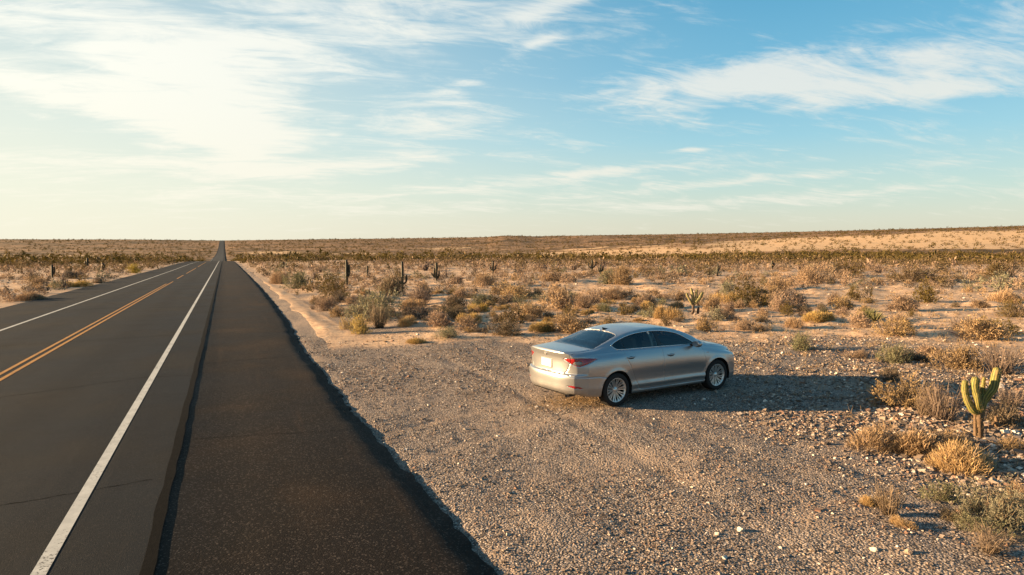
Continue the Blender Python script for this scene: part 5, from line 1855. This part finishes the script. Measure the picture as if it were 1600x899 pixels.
def make_wheel(car, x, side, steer=0):
    """side -1: right. The outer face points to y*side"""
    wroot = bpy.data.objects.new('wheel', None); COL.objects.link(wroot)
    wroot.parent = car
    wroot.location = (x, side * .80, TYRE_R)
    wroot.rotation_euler = (0, random.uniform(0, 1), steer + (0 if side > 0 else math.pi))
    T = TYRE_R
    tyre = [(.235, -.10), (.262, -.108), (.30, -.108), (T - .012, -.098), (T, -.08)]
    for g in (-.055, 0.0, .055):       # tread grooves
        tyre += [(T, g - .006), (T - .008, g - .004), (T - .008, g + .004), (T, g + .006)]
    tyre += [(T, .08), (T - .012, .100), (.30, .110), (.285, .113), (.262, .110), (.240, .104), (.234, .095)]
    link('tyre', lathe('tyre', tyre, 72), M_rubber, wroot)
    rim = [(.233, -.09), (.215, -.07), (.209, 0.0), (.211, .06), (.222, .092), (.236, .104), (.240, .100), (.236, .094)]
    rm = link('rim', lathe('rim', rim, 72), M_alloy, wroot)
    link('rim_barrel', lathe('rim_barrel', [(.206, .052), (.204, .0), (.203, -.03), (.03, -.035)], 48), M_under, wroot)
    def spokes(bm):
        for k in range(10):
            a0 = 2 * math.pi * k / 10
            for s_ in (-1, 1):
                # a pair of bars fanning out from the hub
                r0, r1 = .045, .224
                a_in, a_out = a0 + s_ * .10, a0 + s_ * .135
                rows = []
                for u in (0, .25, .5, .75, 1):
                    rr = r0 + (r1 - r0) * u
                    aa = a_in * (1 - u) + a_out * u
                    w_ = (.0085 + .006 * u)
                    yy = .058 + .036 * u ** 1.5
                    c, s2 = math.cos(aa), math.sin(aa)
                    px_, pz_ = rr * c, rr * s2
                    tx_, tz_ = -s2, c
                    rows.append([bm.verts.new((px_ + tx_ * w_ * q, yy - dd, pz_ + tz_ * w_ * q)) for q, dd in ((-1, .018), (-.75, 0), (.75, 0), (1, .018))])
                for i in range(4):
                    for j in range(3):
                        bm.faces.new((rows[i][j], rows[i][j + 1], rows[i + 1][j + 1], rows[i + 1][j]))
    sp = bm_obj('spokes', spokes, M_alloy, wroot, False); sp['kind'] = 'stuff'
    link('hub_cap', lathe('hub_cap', [(0.001, .078), (.022, .077), (.032, .070), (.052, .066), (.058, .045), (.058, .02)], 32), M_alloy, wroot)
    link('brake_disc', lathe('brake_disc', [(.03, .03), (.155, .03), (.157, .015), (.157, 0)], 40), M_disc, wroot)
    return wroot


def rounded_box(bm, lo, hi, bev, seg=3):
    import bmesh
    r = bmesh.ops.create_cube(bm, size=1.0)
    for v in r['verts']:
        v.co = Vector([(lo[i] + hi[i]) / 2 + v.co[i] * (hi[i] - lo[i]) for i in range(3)])
    es = list({e for v in r['verts'] for e in v.link_edges})
    bmesh.ops.bevel(bm, geom=es, offset=bev, segments=seg, affect='EDGES', profile=.5)


car = bpy.data.objects.new('sedan_car', None)
car.empty_display_size = 1
COL.objects.link(car)
tag(car, 'silver beige four-door sedan parked on the gravel pull-off, its sunlit tail towards the road', 'car')
parts, ysurf = build_car(car)


def cpart(name, key, mat, parent=None, label=None):
    me = parts[key]
    me.name = name
    o = link(name, me, mat, parent or car)
    if label: o['label'] = label
    return o


o_body = cpart('body', 'body', M_paint)
if 'cap' in parts: cpart('body_end', 'cap', M_paint, o_body)
cpart('underbody', 'under', M_under)
cpart('front_bumper', 'front_bumper', M_paint)
o_rb = cpart('rear_bumper', 'rear_bumper', M_paint)
cpart('hood', 'hood', M_paint)
cpart('windshield', 'windshield', M_glass)
cpart('rear_window', 'rear_window', M_glass)
o_trunk = cpart('trunk_lid', 'trunk_lid', M_paint)
for s_, sg in (('R', -1), ('L', 1)):
    dr = cpart('rear_door', 'door_rear' + s_, M_paint)
    df = cpart('front_door', 'door_front' + s_, M_paint)
    cpart('side_window', 'win_rear' + s_, M_glass, dr)
    cpart('side_window', 'win_front' + s_, M_glass, df)
    cpart('quarter_window', 'win_quarter' + s_, M_glass, o_body)
    cpart('pillar_cover', 'pillar_cover' + s_, M_black, o_body)
    tl = cpart('tail_light', 'tail_light' + s_, M_red)
    cpart('reversing_lens', 'tail_clear' + s_, M_clear, tl)
    cpart('reflector', 'reflector' + s_, M_red, o_rb)
    cpart('headlight', 'headlight' + s_, M_clear)
    # bright strip round the side windows
    ring = [(x_, sg * (ysurf(x_, z_) + .001), z_) for x_, z_ in DLO]
    link('window_trim_and_glint', tube_mesh('window_trim_and_glint', ring, .0075, 8, .8, True), M_chrome, o_body)
    # door handles: a dark cup and a bar over it
    for door, hx, hz in ((dr, -1.04, .935), (df, .055, .895)):
        def cup(bm, hx=hx, hz=hz):
            rings = []
            for q, dy in ((1.0, .001), (.8, -.002)):
                rings.append([bm.verts.new((hx + .085 * q * math.cos(a), sg * (ysurf(hx + .085 * q * math.cos(a), hz + .027 * q * math.sin(a)) + .0025 + dy * 0), hz + .027 * q * math.sin(a))) for a in [2 * math.pi * k / 24 for k in range(24)]])
            for k in range(24):
                bm.faces.new((rings[0][k], rings[0][(k + 1) % 24], rings[1][(k + 1) % 24], rings[1][k]))
            bm.faces.new(rings[1])
        bm_obj('handle_cup', cup, M_black, door, False)
        bar = [(hx + t_, sg * (ysurf(hx + t_, hz + .012) + .006 + .022 * (1 - (t_ / .10) ** 4)), hz + .012 + .003 * (t_ / .1)) for t_ in np.linspace(-.10, .10, 13)]
        link('handle', tube_mesh('handle', bar, .0125, 8, .6), M_paint, door)
    # mirror
    def mirror(bm):
        import bmesh
        r = bmesh.ops.create_icosphere(bm, subdivisions=3, radius=1)
        for v in r['verts']:
            c = v.co
            xx = max(c.x, -.55)
            v.co = Vector((.725 + xx * .10, sg * (.975 + c.y * .115), 1.085 + c.z * .075 * (1 + .15 * c.y)))
    mr = bm_obj('side_mirror', mirror, M_paint, car)
    bm_obj('mirror_arm', lambda bm: rounded_box(bm, (.69, min(sg * .80, sg * .90), 1.035), (.78, max(sg * .80, sg * .90), 1.065), .01), M_black, mr)
    bm_obj('mirror_glass', lambda bm: rounded_box(bm, (.683, min(sg * .885, sg * 1.045), 1.035), (.689, max(sg * .885, sg * 1.045), 1.115), .002, 1), M_disc, mr)
    # wheel housings
    for cx in (RAXLE, FAXLE):
        V_ = []; F_ = []
        K = 40
        for i in range(K + 1):
            a = math.pi * (i / K) * 1.18 - .28
            for yy in (.93, .60):
                y_o = min(yy, ysurf(cx + ARCH_R * math.cos(a), max(.335 + ARCH_R * math.sin(a), .25)) + .003) if yy > .8 else yy
                V_.append((cx + ARCH_R * math.cos(a), sg * y_o, .335 + ARCH_R * math.sin(a)))
            if i: F_.append((2 * i - 2, 2 * i - 1, 2 * i + 1, 2 * i))
        V_.append((cx, sg * .60, .335)); c_ = len(V_) - 1
        tri_ = [(2 * i - 1, c_, 2 * i + 1) for i in range(1, K + 1)]
        me = np_mesh('wheel_housing', np.array(V_), [np.array(F_), np.array(tri_)], True)
        link('wheel_housing', me, M_under, o_body)
    make_wheel(car, RAXLE, sg)
    make_wheel(car, FAXLE, sg)
    # front seats, headrests
    def seat(bm, bx=.15):
        rounded_box(bm, (bx - .05, sg * .38 - .25, .42), (bx + .45, sg * .38 + .25, .60), .05)
        r0 = len(bm.verts)
        rounded_box(bm, (bx - .12, sg * .38 - .24, .52), (bx + .02, sg * .38 + .24, 1.14), .05)
        for v in list(bm.verts)[r0:]:
            v.co.x -= (v.co.z - .52) * .22
    st_ = bm_obj('front_seat', seat, M_seat, car)
    bm_obj('headrest', lambda bm: rounded_box(bm, (-.16, sg * .38 - .13, 1.15), (-.06, sg * .38 + .13, 1.32), .04), M_seat, st_)
    # door pillar lining that shows light through the glass
    pl = [(-.37 + .05 * math.sin(q * 3.1), sg * (.79 - .17 * q), .95 + .43 * q) for q in np.linspace(0, 1, 9)]
    link('pillar_lining', tube_mesh('pillar_lining', pl, .028, 8, .5), M_belt, o_body)
def bench(bm):
    rounded_box(bm, (-1.05, -.62, .42), (-.55, .62, .62), .06)
    r0 = len(bm.verts)
    rounded_box(bm, (-1.15, -.62, .55), (-1.0, .62, 1.08), .06)
    for v in list(bm.verts)[r0:]: v.co.x -= (v.co.z - .55) * .3
rs_ = bm_obj('rear_seat', bench, M_seat, car)
for yy in (-.40, 0, .40):
    bm_obj('headrest', lambda bm: rounded_box(bm, (-1.36, yy - .12, 1.06), (-1.25, yy + .12, 1.19), .035), M_seat, rs_)
bm_obj('parcel_shelf', lambda bm: rounded_box(bm, (-1.86, -.62, 1.045), (-1.28, .62, 1.06), .005, 1), M_black, car)
bm_obj('dashboard', lambda bm: rounded_box(bm, (.78, -.70, .72), (1.22, .70, 1.00), .07), M_black, car)
bm_obj('cabin_floor', lambda bm: rounded_box(bm, (-1.9, -.74, .30), (1.3, .74, .40), .02, 1), M_black, car)
sw = [(.62 + .05 * math.sin(a), .38 + .185 * math.cos(a), .95 + .185 * math.sin(a)) for a in np.linspace(0, 2 * math.pi, 33)[:-1]]
link('steering_wheel', tube_mesh('steering_wheel', sw, .014, 8, 1, True), M_black, car)
# strip added as the reflection line above the rear window, and the shark-fin aerial
edge = []
for t_ in np.linspace(-1, 1, 25):
    yy = t_ * .56
    xx = np.interp(abs(yy), [0, .3, .5, .56], [-1.083, -1.093, -1.125, -1.165])
    s = dense_section(section(float(xx)))
    k0 = len(s) - 45
    i = np.argsort(s[k0:, 0])
    edge.append((xx + .008, yy, float(np.interp(abs(yy), s[k0:, 0][i], s[k0:, 1][i])) + .005))
link('window_trim_and_glint', tube_mesh('window_trim_and_glint', edge, .0045, 6), M_paint, o_body)
def fin(bm):
    rows = []
    for u in np.linspace(0, 1, 9):
        x_ = -.95 + .17 * (u - .5) * -1
        zt_ = float(ZT(x_)) - .004
        h_ = .062 * math.sin(min(1, (1 - u) * 1.05) * math.pi * .5) * (0.15 + u) if False else .06 * u ** 1.4
        w_ = .022 * math.sin(math.pi * min(max(u * .92 + .06, 0), 1)) + .004
        rows.append([bm.verts.new(p) for p in ((x_, -w_, zt_), (x_ - .01 * u, -w_ * .25, zt_ + h_), (x_ - .01 * u, w_ * .25, zt_ + h_), (x_, w_, zt_))])
    for i in range(8):
        for j in range(3): bm.faces.new((rows[i][j], rows[i][j + 1], rows[i + 1][j + 1], rows[i + 1][j]))
    bm.faces.new(rows[-1])
bm_obj('shark_fin_aerial', fin, M_black, car, False)
# number plate in a shallow frame, badge, exhaust, brake lamp
xp = float(x_rear(.0, .86)) - .004
plate = bm_obj('number_plate', lambda bm: rounded_box(bm, (xp - .008, -.165, .785), (xp + .01, .165, .935), .004, 2), M_plate, o_trunk, False)
bm_obj('plate_frame', lambda bm: rounded_box(bm, (xp - .004, -.182, .770), (xp + .012, .182, .950), .004, 2), M_chrome, o_trunk, False)
def badge(bm):
    import bmesh
    r = bmesh.ops.create_circle(bm, cap_ends=True, segments=28, radius=1)
    c0 = r['verts']
    for v in c0: v.co = Vector((float(x_rear(0, 1.045)) - .004, v.co.x * .048, 1.043 + v.co.y * .033))
    ex = bmesh.ops.extrude_face_region(bm, geom=list(bm.faces))
    for v in ex['geom']:
        if isinstance(v, bmesh.types.BMVert): v.co.x -= .006; v.co.y *= .8; v.co.z = 1.043 + (v.co.z - 1.043) * .8
bm_obj('badge', badge, M_chrome, o_trunk, False)
br = bm_obj('front_badge_plate', lambda bm: rounded_box(bm, (2.40, -.40, .36), (2.432, .40, .60), .01, 2), M_black, car, False)
br.name = 'grille'
for i_ in range(5):
    bm_obj('grille_bar', lambda bm: rounded_box(bm, (2.43, -.38, .385 + i_ * .045), (2.438, .38, .392 + i_ * .045), .002, 1), M_chrome, br, False)
# tailpipe, tucked up behind the bumper
ex_ = [(-2.20, -.55, .27), (-2.40, -.55, .27)]
link('exhaust_pipe', tube_mesh('exhaust_pipe', ex_, .028, 16), M_disc, car)
def diff(bm): rounded_box(bm, (-2.36, -.60, .27), (-2.1, .60, .335), .02)
bm_obj('rear_valance', diff, M_under, car)
# fender emblem near the front door
yb_ = ysurf(1.13, .86)
bm_obj('fender_emblem', lambda bm: rounded_box(bm, (1.105, -yb_ - .004, .853), (1.185, -yb_ + .004, .868), .002, 1), M_chrome, o_body, False)
# seen through the windows the roof lining closes the cabin
CAR_YAW = .567                 # heading measured from the picture plane
cx0, cd0 = 2.82, 14.98
wx = math.sin(YAW) * cd0 + math.cos(YAW) * cx0
wy = math.cos(YAW) * cd0 - math.sin(YAW) * cx0
fx_ = RIGHT * math.cos(CAR_YAW) + Vector((math.sin(YAW), math.cos(YAW), 0)) * math.sin(CAR_YAW)
CAR_HEAD = math.atan2(fx_.y, fx_.x)
# rest the four tyres on the ground
def wheel_ground(x_, y_):
    c, s = math.cos(CAR_HEAD), math.sin(CAR_HEAD)
    gx1, gy1 = wx + x_ * c - y_ * s, wy + x_ * s + y_ * c
    return max(float(height(gx1 + a_, gy1 + b_)) for a_ in (-.08, 0, .08) for b_ in (-.08, 0, .08))
g = {(a_, b_): wheel_ground(a_, b_) for a_ in (RAXLE, FAXLE) for b_ in (-.8, .8)}
zc_ = sum(g.values()) / 4
pitch_ = math.atan(((g[(FAXLE, -.8)] + g[(FAXLE, .8)]) - (g[(RAXLE, -.8)] + g[(RAXLE, .8)])) / 2 / (FAXLE - RAXLE))
roll_ = math.atan(((g[(FAXLE, .8)] + g[(RAXLE, .8)]) - (g[(FAXLE, -.8)] + g[(RAXLE, -.8)])) / 2 / 1.6)
print('car ground', {k_: round(v_, 3) for k_, v_ in g.items()}, 'below eye', round(3.1 - zc_, 3))
car.location = (wx, wy, zc_ - .004)
car.scale = (1.02, 1.02, 1.02)
car.rotation_euler = (roll_, -pitch_, CAR_HEAD)
